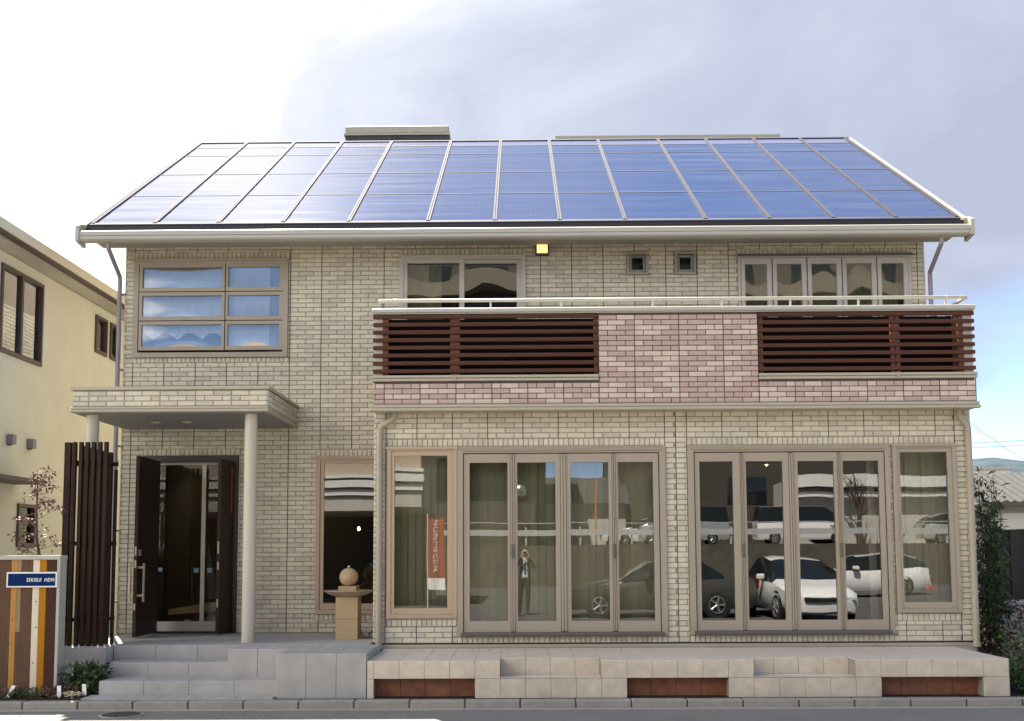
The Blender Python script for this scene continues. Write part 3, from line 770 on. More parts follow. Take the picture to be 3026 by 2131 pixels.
q = MB(); q.box(BX0 + 0.0, BX1 - 0.01, BY + 0.021, -0.02, 3.452, 3.49); q.build('soffit', 'trim_beige', balcony)
box('deck', 'soffit', balcony, BX0 + 0.12, BX1 - 0.12, BY + 0.12, -0.03, 3.60, 3.72)
q = MB(); q.bbox(BX0 - 0.018, BX1 + 0.012, BY - 0.035, BY + 0.13, 4.70, 4.755, 0.008); q.box(BX0, BX1, BY - 0.012, BY + 0.11, 4.685, 4.699)
for X0, X1 in ((BX0 - 0.017, BX0 + 0.11), (BX1 - 0.11, BX1 + 0.011)): q.box(X0, X1, BY + 0.131, -0.02, 4.702, 4.752)
q.build('coping', 'gutter_beige', balcony)
for X0, X1, pc in ((BX0 - 0.012, 0.983, -0.825), (2.992, BX1 + 0.008, 4.72)):
    q = MB(); q.bbox(X0, X1, BY - 0.03, BY + 0.10, 3.866, 3.900, 0.006); q.bbox(X0, X1, BY - 0.02, BY + 0.10, 3.827, 3.862, 0.006)
    q.build('sill_rail', 'trim_beige', balcony)
    box('rail_joint', 'alu', balcony, pc - 0.018, pc + 0.018, BY - 0.035, BY - 0.029, 3.825, 3.902)
SZ = [4.652, 4.553, 4.455, 4.355, 4.257, 4.158, 4.058, 3.958]
def slats(x0, x1):
    z0 = SZ[0]
    o = MB().bbox(x0, x1, BY - 0.005, BY + 0.035, z0 - 0.024, z0 + 0.024, 0.004).build('slat', 'wood_slat', balcony)
    for z in SZ[1:]:
        c = o.copy(); COL.objects.link(c); c.location.z += z - z0
slats(BX0 - 0.002, 0.982); slats(2.994, BX1 + 0.0)
for X0, X1 in ((-1.735, -1.668), (-0.885, -0.765), (0.93, 0.98), (2.995, 3.06), (4.665, 4.715), (4.727, 4.78), (5.512, 5.575)):
    MB().bbox(X0, X1, BY + 0.037, BY + 0.085, 3.903, 4.684, 0.004).build('louvre_post', 'wood_post_red', balcony)
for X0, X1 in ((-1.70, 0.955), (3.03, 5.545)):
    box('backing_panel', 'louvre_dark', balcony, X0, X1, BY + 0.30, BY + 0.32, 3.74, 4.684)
for X0, X1 in ((BX0 + 0.012, -1.738), (5.578, BX1 - 0.012)):
    MB().bbox(X0, X1, BY + 0.04, BY + 0.22, 3.903, 4.684, 0.004).build('end_pier', 'pier_cream', balcony)
    box('end_screen', 'wood_slat', balcony, (X0 if X0 < 0 else X1 - 0.03), (X0 + 0.03 if X0 < 0 else X1), BY + 0.23, -0.05, 3.903, 4.684)
q = MB(); RZ, RY = 4.885, BY + 0.12
q.tube([(BX0 + 0.06, -0.03, RZ), (BX0 + 0.06, RY + 0.02, RZ), (BX0 + 0.08, RY, RZ), (BX1 - 0.05, RY, RZ), (BX1 - 0.03, RY + 0.02, RZ), (BX1 - 0.03, -0.03, RZ)], 0.023, 10)
rail = q.build('handrail', 'gutter_beige', balcony, smooth=True)
for X0 in (-0.375, 0.527, 1.692, 2.57, 3.439, 4.303, 5.404): MB().bbox(X0 - 0.012, X0 + 0.012, RY - 0.012, RY + 0.012, 4.755, 4.866, 0.003).build('baluster', 'silver_alu', rail)
for X0 in (BX0 + 0.06, BX1 - 0.03):
    for yy in (-1.25, -0.6): MB().bbox(X0 - 0.012, X0 + 0.012, yy, yy + 0.024, 4.755, 4.866, 0.003).build('baluster', 'silver_alu', rail)
for X0 in (-1.6, 1.78, 5.42): MB().tube([(X0 - 0.015, RY, RZ), (X0 + 0.015, RY, RZ)], 0.027, 10).build('rail_coupling', 'silver_alu', rail)

# ---- porch canopy and columns
CX0, CX1, CY = -5.66, -3.185, -1.72
q = MB(); q.box(CX0 + 0.012, CX1 - 0.012, CY + 0.012, -0.02, 3.53, 3.745)
canopy = q.build('porch_canopy', 'mortar_beige', house)
q = MB()
cseam = [CX0 + 0.21 + 0.451 * i for i in range(6)]
for r in brick_rects(CX0, CX1, 3.538, 3.738, [], cseam, 3.541): q.cbox(r[0], r[1], CY, CY + 0.014, r[2], r[3])
for k in range(3):
    z = 3.541 + k * CH; y = CY + 0.014 + (0.0 if k % 2 else -0.11)
    while y < -0.03:
        a, b = max(y, CY + 0.014), min(y + BL - JT, -0.02)
        if b - a > 0.02:
            q.box(CX1 - 0.013, CX1, a, b, z, z + CH - JT); q.box(CX0, CX0 + 0.013, a, b, z, z + CH - JT)
        y += BL
q.build('brick_cladding', 'brick_beige', canopy, kind='stuff')
q = MB(); q.box(CX0 - 0.02, CX1 + 0.02, CY - 0.025, -0.015, 3.746, 3.785); q.build('cap', 'trim_beige', canopy)
q = MB(); q.bbox(CX0 - 0.01, CX1 + 0.01, CY - 0.018, -0.02, 3.500, 3.534, 0.008); q.bbox(CX0 - 0.02, CX1 + 0.02, CY - 0.03, -0.02, 3.462, 3.498, 0.008); q.build('bottom_moulding', 'trim_beige', canopy)
box('soffit', 'grey_panel', canopy, CX0 + 0.05, CX1 - 0.05, CY + 0.05, -0.03, 3.452, 3.461)
for X0 in (-4.92, -4.50):
    MB().lathe(X0, -0.8, [(0.062, 3.444), (0.062, 3.4515)], 20).build('recessed_light', 'downlight', canopy)
MB().lathe(-3.44, -1.53, [(0.079, 0.57), (0.079, 3.452)], 28).build('porch_column', 'column_paint', house, smooth=True)
MB().lathe(-5.47, -1.53, [(0.079, 0.57), (0.079, 3.452)], 28).build('porch_column', 'column_paint', house, smooth=True)

# ---- entrance doors
d = empty('entrance', ((DR[0] + DR[1]) / 2, 0, DR[2]), parent=house)
q = MB(); bars(q, DR[0], DR[1], DR[2], DR[3], -0.05, 0.12, 0.075, 0.075, 0.085, 0.02); q.box(DR[0], DR[1], -0.03, 0.10, DR[2] + 0.003, DR[2] + 0.024); q.build('frame', 'door_frame', d)
def leaf(hx, ang, width, nm, sgn):
    """leaf hinged at (hx, -0.05), swung outwards"""
    ca, sa = math.cos(ang), math.sin(ang)
    u = Vector((ca, sa, 0)); n = Vector((-sa, ca, 0)); o0 = Vector((hx, -0.055, 0))
    def bx_(s0, s1, n0, n1, z0, z1, mb):
        vs = []
        for z in (z0, z1):
            for s_, n_ in ((s0, n0), (s1, n0), (s1, n1), (s0, n1)):
                p = o0 + u * s_ + n * n_; vs.append((p.x, p.y, z))
        mb.add(vs, [(0, 3, 2, 1), (4, 5, 6, 7), (0, 1, 5, 4), (1, 2, 6, 5), (2, 3, 7, 6), (3, 0, 4, 7)])
    return bx_
bx_ = leaf(-5.11, R(-88), 0.9, 'door_leaf', 1)
q = MB(); bx_(0.0, 0.88, -0.045, 0.0, 0.588, 2.985, q); lf = q.build('door_leaf', 'door_brown', d)
q = MB()
bx_(0.78, 0.86, 0.0, 0.06, 1.49, 1.52, q); bx_(0.78, 0.86, 0.0, 0.06, 1.12, 1.15, q); bx_(0.79, 0.82, 0.055, 0.08, 1.05, 1.56, q)
bx_(0.79, 0.82, -0.13, -0.105, 1.05, 1.56, q); bx_(0.79, 0.82, -0.13, -0.045, 1.49, 1.51, q); bx_(0.79, 0.82, -0.13, -0.045, 1.12, 1.14, q)
bx_(0.80, 0.84, 0.0, 0.03, 1.66, 1.74, q); q.build('pull_handle', 'steel', lf)
for z0, z1 in ((1.66, 1.78), (1.50, 1.60), (0.94, 1.03)):
    q = MB(); bx_(0.8805, 0.884, -0.035, -0.012, z0, z1, q); q.build('lock_plate', 'alu_warm', lf)
bx_ = leaf(-4.06, R(-101), 0.4, 'door_leaf', -1)
q = MB(); bx_(0.0, 0.38, -0.05, 0.0, 0.588, 2.985, q); lf = q.build('door_leaf', 'door_brown', d)
for z0, z1 in ((1.68, 1.85), (1.46, 1.57), (0.95, 1.06)):
    q = MB(); bx_(0.3805, 0.384, -0.038, -0.014, z0, z1, q); q.build('lock_plate', 'alu_warm', lf)
q = MB(); bx_(0.06, 0.075, 0.001, 0.004, 2.25, 2.9, q); q.build('notice_strip', 'sticker_red', lf)
# inner glazed screen
q = MB(); bars(q, -5.275, -4.10, 0.578, 2.985, 0.10, 0.14, 0.035, 0.03, 0.035, 0.15); q.box(-4.562, -4.503, 0.098, 0.142, 0.728, 2.95); inn = q.build('inner_screen', 'silver_alu', d)
box('pane', 'glass_inner', inn, -5.24, -4.562, 0.115, 0.121, 0.728, 2.95); box('pane', 'glass_inner', inn, -4.503, -4.13, 0.115, 0.121, 0.728, 2.95)
box('sticker', 'sticker_blue', inn, -5.21, -5.11, 0.110, 0.1145, 1.43, 1.485)
for X0 in (-4.66, -4.47): box('sticker', 'sticker_blue', inn, X0, X0 + 0.07, 0.110, 0.1145, 1.41, 1.48)
q = MB(); q.prism([(-5.12, 0.80), (-5.12, 0.88), (-4.2, 1.02), (-4.05, 1.02), (-4.05, 0.88), (-4.3, 0.86)], 'y', 0.42, 0.9)
q.build('hall_step', 'pale_wood', None, label='pale wooden step board inside the open entrance', cat='step')
q = MB(); q.box(-4.44, -4.12, 0.95, 1.3, 1.0, 1.36); q.build('shoe_cabinet', 'pale_wood', None, label='pale wooden cabinet seen through the right pane of the entrance', cat='cabinet')
for i, X0 in enumerate((-4.86, -4.72)):
    q = MB(); q.prism([(0.35, 0.62), (0.60, 0.62), (0.60, 0.66), (0.48, 0.72), (0.35, 0.74)], 'x', X0, X0 + 0.08)
    q.build('slipper', 'leaf_red' if i else 'silver_alu', None, label=('reddish' if i else 'pale') + ' slipper on the floor behind the entrance glass', cat='slipper', group='slippers in the entrance hall')

# ---- wall lamp under the eaves
lm = empty('wall_lamp', (0.323, 0, 5.94), parent=house)
q = MB(); bars(q, 0.223, 0.423, 5.936, 6.144, -0.075, -0.008, 0.022, 0.022, 0.022, 0.022); q.build('frame', 'neighbour_frame', lm)
MB().bbox(0.246, 0.400, -0.085, -0.02, 5.959, 6.121, 0.012).build('lamp_shade', 'lamp_lit', lm)

# ------------------------------------------------------------------ curtains and things behind the glass
def vanes(name, x0, x1, y, z0, z1, step, m, label, ang=25):
    t = empty(name, ((x0 + x1) / 2, y, z0), label, 'blind')
    o = None; k = 0; xx = x0
    while xx < x1 - 0.02:
        if o is None:
            h = step * 0.52
            o = MB().add([(-h, 0.018, 0), (0, 0, 0), (h, -0.018, 0), (-h, 0.018, z1 - z0), (0, 0, z1 - z0), (h, -0.018, z1 - z0)], [(0, 1, 4, 3), (1, 2, 5, 4)]).build('vane', m, t, local=True)
            c = o
        else:
            c = o.copy(); COL.objects.link(c)
        c.location = (xx + step / 2 - LOC[t.name].x, 0, 0); c.rotation_euler = (0, 0, R(random.uniform(-14, 14)))
        xx += step
    box('head_rail', 'curtain_beige', t, x0, x1, y - 0.02, y + 0.02, z1, z1 + 0.03)
    return t
vanes('vertical_blind', -1.66, -0.84, EY + 0.20, 0.60, 3.05, 0.098, 'blind_olive', 'olive vertical blind behind the tall left ground floor window')
vanes('vertical_blind', -0.76, 1.80, EY + 0.22, 0.60, 3.05, 0.107, 'blind_olive', 'wide olive vertical blind behind the left folding doors')
def folds(name, x0, x1, y, z0, z1, amp, wl, m, label, cat='curtain', scallop=0.0, side=0.0, parent=None):
    nx = int((x1 - x0) / (wl / 6)) + 2; nz = 10
    vs = []; fs = []
    for j in range(nz + 1):
        for i in range(nx):
            u = i / (nx - 1); x = x0 + (x1 - x0) * u
            zb = z0 + scallop * abs(math.sin(math.pi * 3.5 * u)) ** 0.6 * 0.0 - scallop * (1 - abs(math.cos(math.pi * 3.5 * u)))
            z = zb + (z1 - zb) * j / nz
            a = amp * (0.5 + 0.7 * (1 - j / nz))
            xs = x + side * (1 - j / nz) ** 2 * u
            vs.append((xs, y + a * math.sin(2 * math.pi * x / wl + 0.6 * math.sin(x * 9)) , z))
    for j in range(nz):
        for i in range(nx - 1): fs.append((j * nx + i, j * nx + i + 1, (j + 1) * nx + i + 1, (j + 1) * nx + i))
    return MB().add(vs, fs).build(name, m, None, label=label, cat=cat, smooth='all', fixn=False)
folds('lace_curtain', -5.48, -4.25, 0.075, 4.86, 5.84, 0.014, 0.16, 'lace', 'white scalloped balloon curtain in the wide left panes upstairs', scallop=0.10)
folds('lace_curtain', -4.22, -3.62, 0.072, 4.62, 5.84, 0.013, 0.15, 'lace', 'white lace curtain in the narrow middle panes upstairs')
folds('curtain', -3.64, -3.415, 0.085, 4.57, 5.84, 0.015, 0.09, 'curtain_beige', 'gathered pale curtain at the right edge of the upstairs left window')
folds('curtain', -1.66, -1.15, 0.30, 3.8, 5.9, 0.03, 0.12, 'blind_olive', 'dark curtain behind the left pane of the sliding balcony window')
folds('curtain', 3.10, 5.55, 0.34, 4.2, 5.9, 0.025, 0.14, 'blind_olive', 'olive curtain drawn behind the five sash window')
folds('curtain', 4.44, 4.53, EY + 0.18, 0.55, 3.1, 0.02, 0.06, 'curtain_beige', 'narrow beige curtain edge in the last right folding door')
folds('curtain', 4.72, 5.50, EY + 0.24, 0.55, 3.1, 0.03, 0.13, 'blind_olive', 'olive curtain with pale stripes behind the far right ground floor window')
for X0 in (4.93, 5.14): folds('curtain_stripe', X0, X0 + 0.05, EY + 0.19, 0.55, 3.1, 0.006, 0.05, 'curtain_beige', 'thin pale drape hanging ' + ('left' if X0 < 5 else 'right') + ' of two in the far right window', cat='curtain')
for (x_, y_, z_, lab) in ((3.62, 0.6, 2.95, 'small lit pendant lamp glowing behind the right folding doors'), (-2.55, 1.6, 2.05, 'small lit hall lamp seen in the window behind the fountain')):
    t = empty('pendant_lamp', (x_, y_, z_), lab, 'lamp')
    MB().lathe(x_, y_, [(0.008, z_ - 0.018), (0.018, z_ - 0.006), (0.019, z_ + 0.01), (0.009, z_ + 0.04)], 12).build('bulb', 'bulb', t, smooth=True)
    MB().tube([(x_, y_, z_ + 0.04), (x_, y_, z_ + 0.25)], 0.004, 5).build('cord', 'cable_black', t)
    if x_ > 3: MB().lathe(x_, y_, [(0.10, z_ - 0.0), (0.04, z_ + 0.07), (0.015, z_ + 0.09)], 16).build('shade', 'alu_dark', t, smooth=True)

t = empty('hall_light', (-4.35, 1.6, 3.1), 'warm cove light glowing at the ceiling of the entrance hall', 'light')
MB().box(-5.0, -3.8, 2.6, 2.72, 3.10, 3.13).build('tube', 'bulb', t)
MB().box(-5.0, -3.8, 2.55, 2.58, 3.06, 3.16).build('cover', 'pale_wood', t)

# ------------------------------------------------------------------ porch steps and platform
st = empty('entrance_steps', (-3.9, -2.2, GZ), 'grey stone porch platform with three steps up to the open door', 'steps')
def stones(name, x0, x1, y0, y1, z0, z1, nx, m='porch_stone'):
    """a course of slabs, each its own piece, with hairline joints"""
    w_ = (x1 - x0) / nx
    for i in range(nx):
        MB().bbox(x0 + i * w_ + 0.0012, x0 + (i + 1) * w_ - 0.0012, y0, y1, z0, z1, 0.004).build(name, m, st)
stones('platform_slab', -5.50, EX0 - 0.01, -1.86, -0.02, 0.40, FZ, 6)
stones('riser_block', -4.98, -3.44, -1.90, -1.864, 0.24, FZ - 0.001, 3)
stones('tread', -4.87, -3.44, -2.34, -1.902, 0.15, 0.41, 3)
stones('tread', -4.78, -2.74, -2.80, -2.342, 0.05, 0.25, 4)
stones('side_block', -5.95, -4.985, -2.14, -1.862, 0.03, FZ - 0.002, 2)
stones('column_block', -3.44, -2.742, -2.40, -1.862, 0.10, FZ - 0.003, 2)
stones('fountain_platform', -2.74, -1.73, -2.97, -1.862, 0.05, FZ - 0.004, 3)
stones('paving_slab', -4.86, -2.744, -3.09, -2.802, 0.0, 0.098, 5)
MB().box(-5.45, -1.9, -1.84, 0.1, 0.02, 0.39).build('core', 'mortar_dark', st)

# ------------------------------------------------------------------ tiled terrace
te = empty('tiled_terrace', (1.9, -2.3, GZ), 'long beige tiled terrace along the ground floor with recessed reddish niches', 'terrace')
TX0, TX1, TY, TZ1 = -1.722, 5.375, -2.98, 0.482
TW = (TX1 - TX0 - 0.075) / 25; ZM = 0.285
def tx(i): return TX0 + 0.075 + i * TW if i >= 0 else TX0
NICHE = (0, 10, 20); STEP = (5, 15)
tcache = {}
def tile(x0, x1, y0, y1, z0, z1, m):
    key = (round(x1 - x0, 3), round(y1 - y0, 3), round(z1 - z0, 3), m)
    if key in tcache:
        o, ref = tcache[key]; c = o.copy(); COL.objects.link(c)
        c.location += Vector((x0 - ref[0], y0 - ref[1], z0 - ref[2])); return c
    o = MB().bbox(x0 + 0.0018, x1 - 0.0018, y0, y1, z0 + 0.0018, z1 - 0.0018, 0.002).build('tile', m, te)
    tcache[key] = (o, (x0, y0, z0))
core = MB()
def colspan(i): return (tx(i), tx(i + 1)) if i >= 0 else (TX0, tx(0))
for i in range(-1, 25):
    a, b = colspan(i)
    stepc = any(s <= i < s + 4 for s in STEP); nich = any(s <= i < s + 4 for s in NICHE)
    yf = TY + 0.26 if stepc else TY
    tile(a, b, yf, yf + 0.012, ZM, TZ1, 'terrace_tile')
    if nich:
        tile(a, b, TY + 0.16, TY + 0.172, GZ - 0.02, ZM, 'red_tile')
    else:
        tile(a, b, TY, TY + 0.012, GZ - 0.02, ZM, 'terrace_tile')
    core.box(a, b, yf + 0.0125, EY - 0.03, ZM + 0.003, TZ1 - 0.012)
    core.box(a, b, TY + (0.1725 if nich else 0.0125), EY - 0.03, 0.0, ZM + 0.001)
    if stepc: tile(a, b, TY, TY + 0.259, ZM - 0.001 + 0.003, ZM + 0.012, 'terrace_top')
    if nich: core.box(a, b, TY + 0.0125, TY + 0.16, ZM + 0.0005, ZM + 0.003)
core.build('core', 'grout', te)
for s in STEP:
    for xx in (tx(s) - 0.012, tx(s + 4)): tile(xx, xx + 0.012, TY + 0.0125, TY + 0.259, ZM + 0.013, TZ1, 'terrace_tile')
for s in NICHE:
    for xx in (tx(s) - 0.012, tx(s + 4)): tile(xx, xx + 0.012, TY + 0.0125, TY + 0.159, GZ - 0.02, ZM, 'terrace_tile')
yy = TY
tops = []
rows = [TY - 0.001, TY + 0.262, TY + 0.56, TY + 0.86, TY + 1.16, EY - 0.02]
for r in range(5):
    for i in range(-1, 25):
        a, b = colspan(i)
        if r == 0 and any(s <= i < s + 4 for s in STEP): continue
        tops.append((a, b, rows[r], rows[r + 1]))
for a, b, c_, d_ in tops: tile(a, b, c_ + 0.0015, d_ - 0.0015, TZ1 - 0.011, TZ1 + 0.003, 'terrace_top')
for k in range(2): tile(TX1 + 0.001, TX1 + 0.013, TY + 0.0125 + k * 0.7, TY + 0.70 + k * 0.7, GZ - 0.02, TZ1, 'terrace_tile')
q = MB()
for xx in (-0.62, -0.4, -0.18, 0.9, 1.2): q.box(xx, xx + 0.02, EY - 0.35, EY - 0.30, TZ1 + 0.0032, TZ1 + 0.006)
q.build('floor_fitting', 'alu_dark', te)

# ------------------------------------------------------------------ stone fountain on the porch
FX, FY = -2.262, -1.02
fo = empty('stone_fountain', (FX, FY, FZ), 'sandstone fountain with a ball on a wide dish and square pedestal', 'fountain')
q = MB(); q.bbox(FX - 0.143, FX + 0.143, FY - 0.143, FY + 0.143, FZ - 0.003, 0.828, 0.004); q.bbox(FX - 0.143, FX + 0.143, FY - 0.143, FY + 0.143, 0.831, 1.115, 0.004); q.build('pedestal', 'fountain_stone', fo)
MB().lathe(FX, FY, [(0.13, 1.112), (0.17, 1.118), (0.26, 1.148), (0.325, 1.188), (0.322, 1.196), (0.25, 1.175), (0.12, 1.165)], 40).build('dish', 'fountain_dish', fo, smooth=True)
MB().bbox(FX - 0.118, FX + 0.118, FY - 0.118, FY + 0.118, 1.163, 1.250, 0.006).build('block', 'fountain_stone', fo)
q = MB(); q.lathe(FX, FY, [(0.121 * math.sin(math.pi * k / 16), 1.3655 - 0.121 * math.cos(math.pi * k / 16)) for k in range(1, 16)], 32); ball = q.build('ball', 'fountain_stone', fo, smooth='all')
MB().lathe(FX, FY, [(0.004, 1.482), (0.016, 1.488), (0.02, 1.50), (0.016, 1.512), (0.003, 1.517)], 12).build('spout', 'steel', ball, smooth='all')
q = MB().tube([(FX + 0.15, FY + 0.18, FZ + 0.10), (FX + 0.16, FY + 0.10, FZ + 0.04), (FX + 0.22, FY + 0.02, FZ + 0.012), (FX + 0.29, FY + 0.0, FZ + 0.02), (FX + 0.26, FY + 0.06, FZ + 0.05), (FX + 0.30, FY + 0.2, FZ + 0.10), (FX + 0.38, FY + 0.25, FZ + 0.12)], 0.007, 6)
q.build('power_cable', 'cable_black', None, label='black cable curling from the fountain over the porch floor', cat='cable', smooth='all')
t = empty('hanging_tag', (-2.0, 0.25, 1.2), 'pale tag hanging on a thin hoop inside the window behind the fountain', 'tag')
q = MB().tube([(-1.99 + 0.13 * math.cos(a * math.pi / 8), 0.24, 1.36 + 0.13 * math.sin(a * math.pi / 8)) for a in range(17)], 0.006, 5); q.build('hoop', 'cable_black', t)
MB().box(-2.04, -1.95, 0.22, 0.23, 1.22, 1.42).build('card', 'grey_render', t)

# ------------------------------------------------------------------ vegetation helpers
def leaf_cloud(mb, centres, n, lw, ll, mi=0, droop=0.3, seed=1, up=0.0):
    rnd = random.Random(seed)
    for _ in range(n):
        cx_, cy_, cz_, r = centres[rnd.randrange(len(centres))]
        while True:
            p = Vector((rnd.uniform(-1, 1), rnd.uniform(-1, 1), rnd.uniform(-1, 1)))
            if p.length < 1: break
        p = p * r
        dr = (p.normalized() + Vector((rnd.uniform(-.7, .7), rnd.uniform(-.7, .7), rnd.uniform(-.5, .7) - droop + up))).normalized()
        sidev = dr.cross(Vector((rnd.uniform(-1, 1), rnd.uniform(-1, 1), rnd.uniform(0.2, 1)))).normalized()
        nn = dr.cross(sidev)
        L = ll * rnd.uniform(0.6, 1.25); W = lw * rnd.uniform(0.7, 1.2)
        b = Vector((cx_, cy_, cz_)) + p
        m_ = b + dr * L * 0.5
        mb.add([b, m_ + sidev * W * 0.5 + nn * W * 0.15, b + dr * L - Vector((0, 0, L * 0.12)), m_ - sidev * W * 0.5 + nn * W * 0.15], [(0, 1, 2, 3)], mi)

# ------------------------------------------------------------------ left: sign wall, screen, planting
SY = -2.70
sw = empty('sign_wall', (-5.8, SY, GZ), 'low wall of upright wooden boards in mixed browns with a metal frame', 'sign wall')
BOARDS = [(-6.75, -6.30, 'board_dark'), (-6.30, -6.06, 'board_olive'), (-6.06, -5.868, 'board_brown'), (-5.868, -5.799, 'board_tan'), (-5.799, -5.747, 'board_olive'),
          (-5.747, -5.618, 'board_brown'), (-5.618, -5.539, 'board_cream'), (-5.539, -5.458, 'board_orange'), (-5.458, -5.333, 'board_dark')]
for i, (a, b, m_) in enumerate(BOARDS):
    off = (0.0, 0.004, 0.002)[i % 3]
    if m_ == 'board_olive' and a > -5.9:
        MB().bbox(a + 0.001, b - 0.001, SY - off, SY + 0.02, 0.80, 1.62, 0.002).build('board', m_, sw)
        MB().bbox(a + 0.001, b - 0.001, SY - 0.001, SY + 0.02, 0.08, 0.797, 0.002).build('board', 'board_brown', sw)
    else:
        MB().bbox(a + 0.001, b - 0.001, SY - off, SY + 0.02, 0.08, 1.62, 0.002).build('board', m_, sw)
q = MB()
rnd = random.Random(5)
for (a, b) in ((-5.868, -5.80), (-5.618, -5.54), (-5.747, -5.62), (-5.868, -5.80), (-5.618, -5.54), (-5.747, -5.62), (-5.618, -5.54)):
    cx_, cz_ = rnd.uniform(a + 0.02, b - 0.02), rnd.uniform(0.2, 1.2)
    q.prism([(cx_ + 0.009 * math.cos(k * 0.785), cz_ + 0.007 * math.sin(k * 0.785)) for k in range(8)], 'y', SY - 0.0052, SY - 0.0045)
q.build('knot', 'knot', sw)
q = MB(); q.bbox(-5.333, -5.298, SY - 0.015, SY + 0.16, 0.05, 1.64, 0.003); q.bbox(-6.8, -5.295, SY - 0.02, SY + 0.17, 1.622, 1.672, 0.004); q.build('metal_frame', 'gutter_beige', sw)
box('back_panel', 'grey_panel', sw, -6.78, -5.335, SY + 0.022, SY + 0.155, 0.05, 1.62)
sg = empty('sign_plate', (-5.61, SY - 0.03, 1.31), parent=sw)
MB().bbox(-5.903, -5.322, SY - 0.034, SY - 0.012, 1.305, 1.481, 0.003).build('sign_border', 'sign_white', sg)
MB().box(-5.885, -5.340, SY - 0.037, SY - 0.0345, 1.322, 1.464).build('sign_face', 'sign_blue', sg)
text('lettering', 'SEKISUI  HEIM', 0.058, 'sign_white', sg, (-5.352, SY - 0.0385, 1.372), (R(90), 0, 0), shear=0.18, extrude=0.001, align_x='RIGHT', offset=0.0005, scale=0.86, space_character=1.06)

scn = empty('wooden_screen', (-5.4, -1.9, FZ), 'tall dark brown screen of upright wooden bars beside the porch', 'screen')
first = None
for i, X0 in enumerate((-5.535, -5.455, -5.378, -5.300, -5.222, -5.145)):
    q = MB().bbox(X0 - 0.0, X0 + 0.042, -1.95, -1.895, FZ - 0.002, 3.065, 0.003); q.build('bar', 'dark_wood', scn)
for i, X0 in enumerate((-5.50, -5.42, -5.342, -5.264, -5.186)):
    q = MB().bbox(X0, X0 + 0.042, -1.70, -1.645, FZ - 0.002, 3.04 - 0.02 * i, 0.003); q.build('bar', 'dark_wood', scn)
MB().bbox(-5.63, -5.555, -1.96, -1.90, FZ - 0.002, 3.06, 0.003).build('bar', 'dark_wood', scn)
MB().bbox(-5.115, -5.08, -1.69, -1.65, FZ, 2.74, 0.003).build('bar', 'dark_wood', scn)
for z in (2.79, 1.79, 0.86):
    MB().bbox(-5.62, -5.08, -1.893, -1.845, z, z + 0.05, 0.003).build('rail', 'dark_wood', scn)
    MB().bbox(-5.62, -5.09, -1.642, -1.61, z, z + 0.05, 0.003).build('rail', 'dark_wood', scn)
    for X0 in (-5.6, -5.16): MB().bbox(X0, X0 + 0.03, -1.843, -1.644, z + 0.005, z + 0.045, 0.003).build('rail', 'dark_wood', scn)
q = MB().bbox(-5.835, -5.80, -0.32, -0.29, GZ - 0.02, 1.22, 0.002)
q.build('measuring_post', 'white_render', None, label='thin white post leaning by the drainpipe behind the screen', cat='post')

q = MB()
leaf_cloud(q, [(random.uniform(-6.6, -5.25), random.uniform(-3.02, -2.74), GZ + 0.03, 0.05) for _ in range(40)], 1100, 0.022, 0.05, 0, 0.0, 3, 0.5)
leaf_cloud(q, [(random.uniform(-6.4, -4.95), random.uniform(-3.02, -2.74), GZ + 0.04, 0.06) for _ in range(26)], 500, 0.022, 0.05, 1, 0.0, 4, 0.5)
q.build('ground_cover', ['leaf_mid', 'leaf_red'], None, kind='stuff', fixn=False)
sheet('bounce_sheet', 'gutter_concrete', -7.38, -5.70, -1.80, 9.0, GZ + 0.006)  # pale sheet added between the houses to bounce light onto the neighbour's wall
sheet('planting_bed', 'soil', -6.9, -4.80, -3.10, -2.15, GZ + 0.004)
for k, (px, py, hh, lab) in enumerate(((-5.12, -2.55, 0.30, 'bushy green plant with pointed leaves by the corner of the sign wall'), (-4.93, -2.62, 0.27, 'small green leafy plant against the side of the lowest step'))):
    t = empty('leafy_plant', (px, py, GZ), lab, 'plant', 'leafy plants between the sign wall and the steps')
    q = MB(); leaf_cloud(q, [(px + random.uniform(-.10, .10), py + random.uniform(-.08, .08), GZ + random.uniform(0.08, hh), 0.07) for _ in range(16)], 300, 0.035, 0.10, 0, 0.1, 20 + k)
    q.build('foliage', 'leaf_dark', t, fixn=False)
    q = MB()
    for i in range(6): q.tube([(px, py, GZ), (px + random.uniform(-.1, .1), py + random.uniform(-.08, .08), GZ + hh)], 0.005, 5)
    q.build('stem', 'bark', t)
for k, (px, py, tl, lab) in enumerate(((-5.73, -2.95, -0.35, 'white plant tag tilted left in front of the wooden boards'), (-5.15, -2.98, 0.12, 'white plant tag beside the coiled rope'), (-4.93, -2.83, 0.15, 'white plant tag nearest the steps'))):
    t = empty('plant_tag', (px, py, GZ), lab, 'plant tag', 'plant tags in the bed')
    q = MB(); q.add([(px - 0.022 + tl * 0.0, py, GZ + 0.02), (px + 0.022, py, GZ + 0.02), (px + 0.022 - tl * 0.12, py + 0.03, GZ + 0.135), (px - 0.022 - tl * 0.12, py + 0.03, GZ + 0.135),
                     (px - 0.022, py + 0.006, GZ + 0.02), (px + 0.022, py + 0.006, GZ + 0.02), (px + 0.022 - tl * 0.12, py + 0.036, GZ + 0.135), (px - 0.022 - tl * 0.12, py + 0.036, GZ + 0.135)],
                    [(0, 1, 2, 3), (7, 6, 5, 4), (0, 4, 5, 1), (1, 5, 6, 2), (2, 6, 7, 3), (3, 7, 4, 0)]); q.build('card', 'sign_white', t)
    MB().box(px - 0.005, px + 0.005, py + 0.004, py + 0.01, GZ - 0.02, GZ + 0.03).build('spike', 'sign_white', t)
q = MB(); pts = []
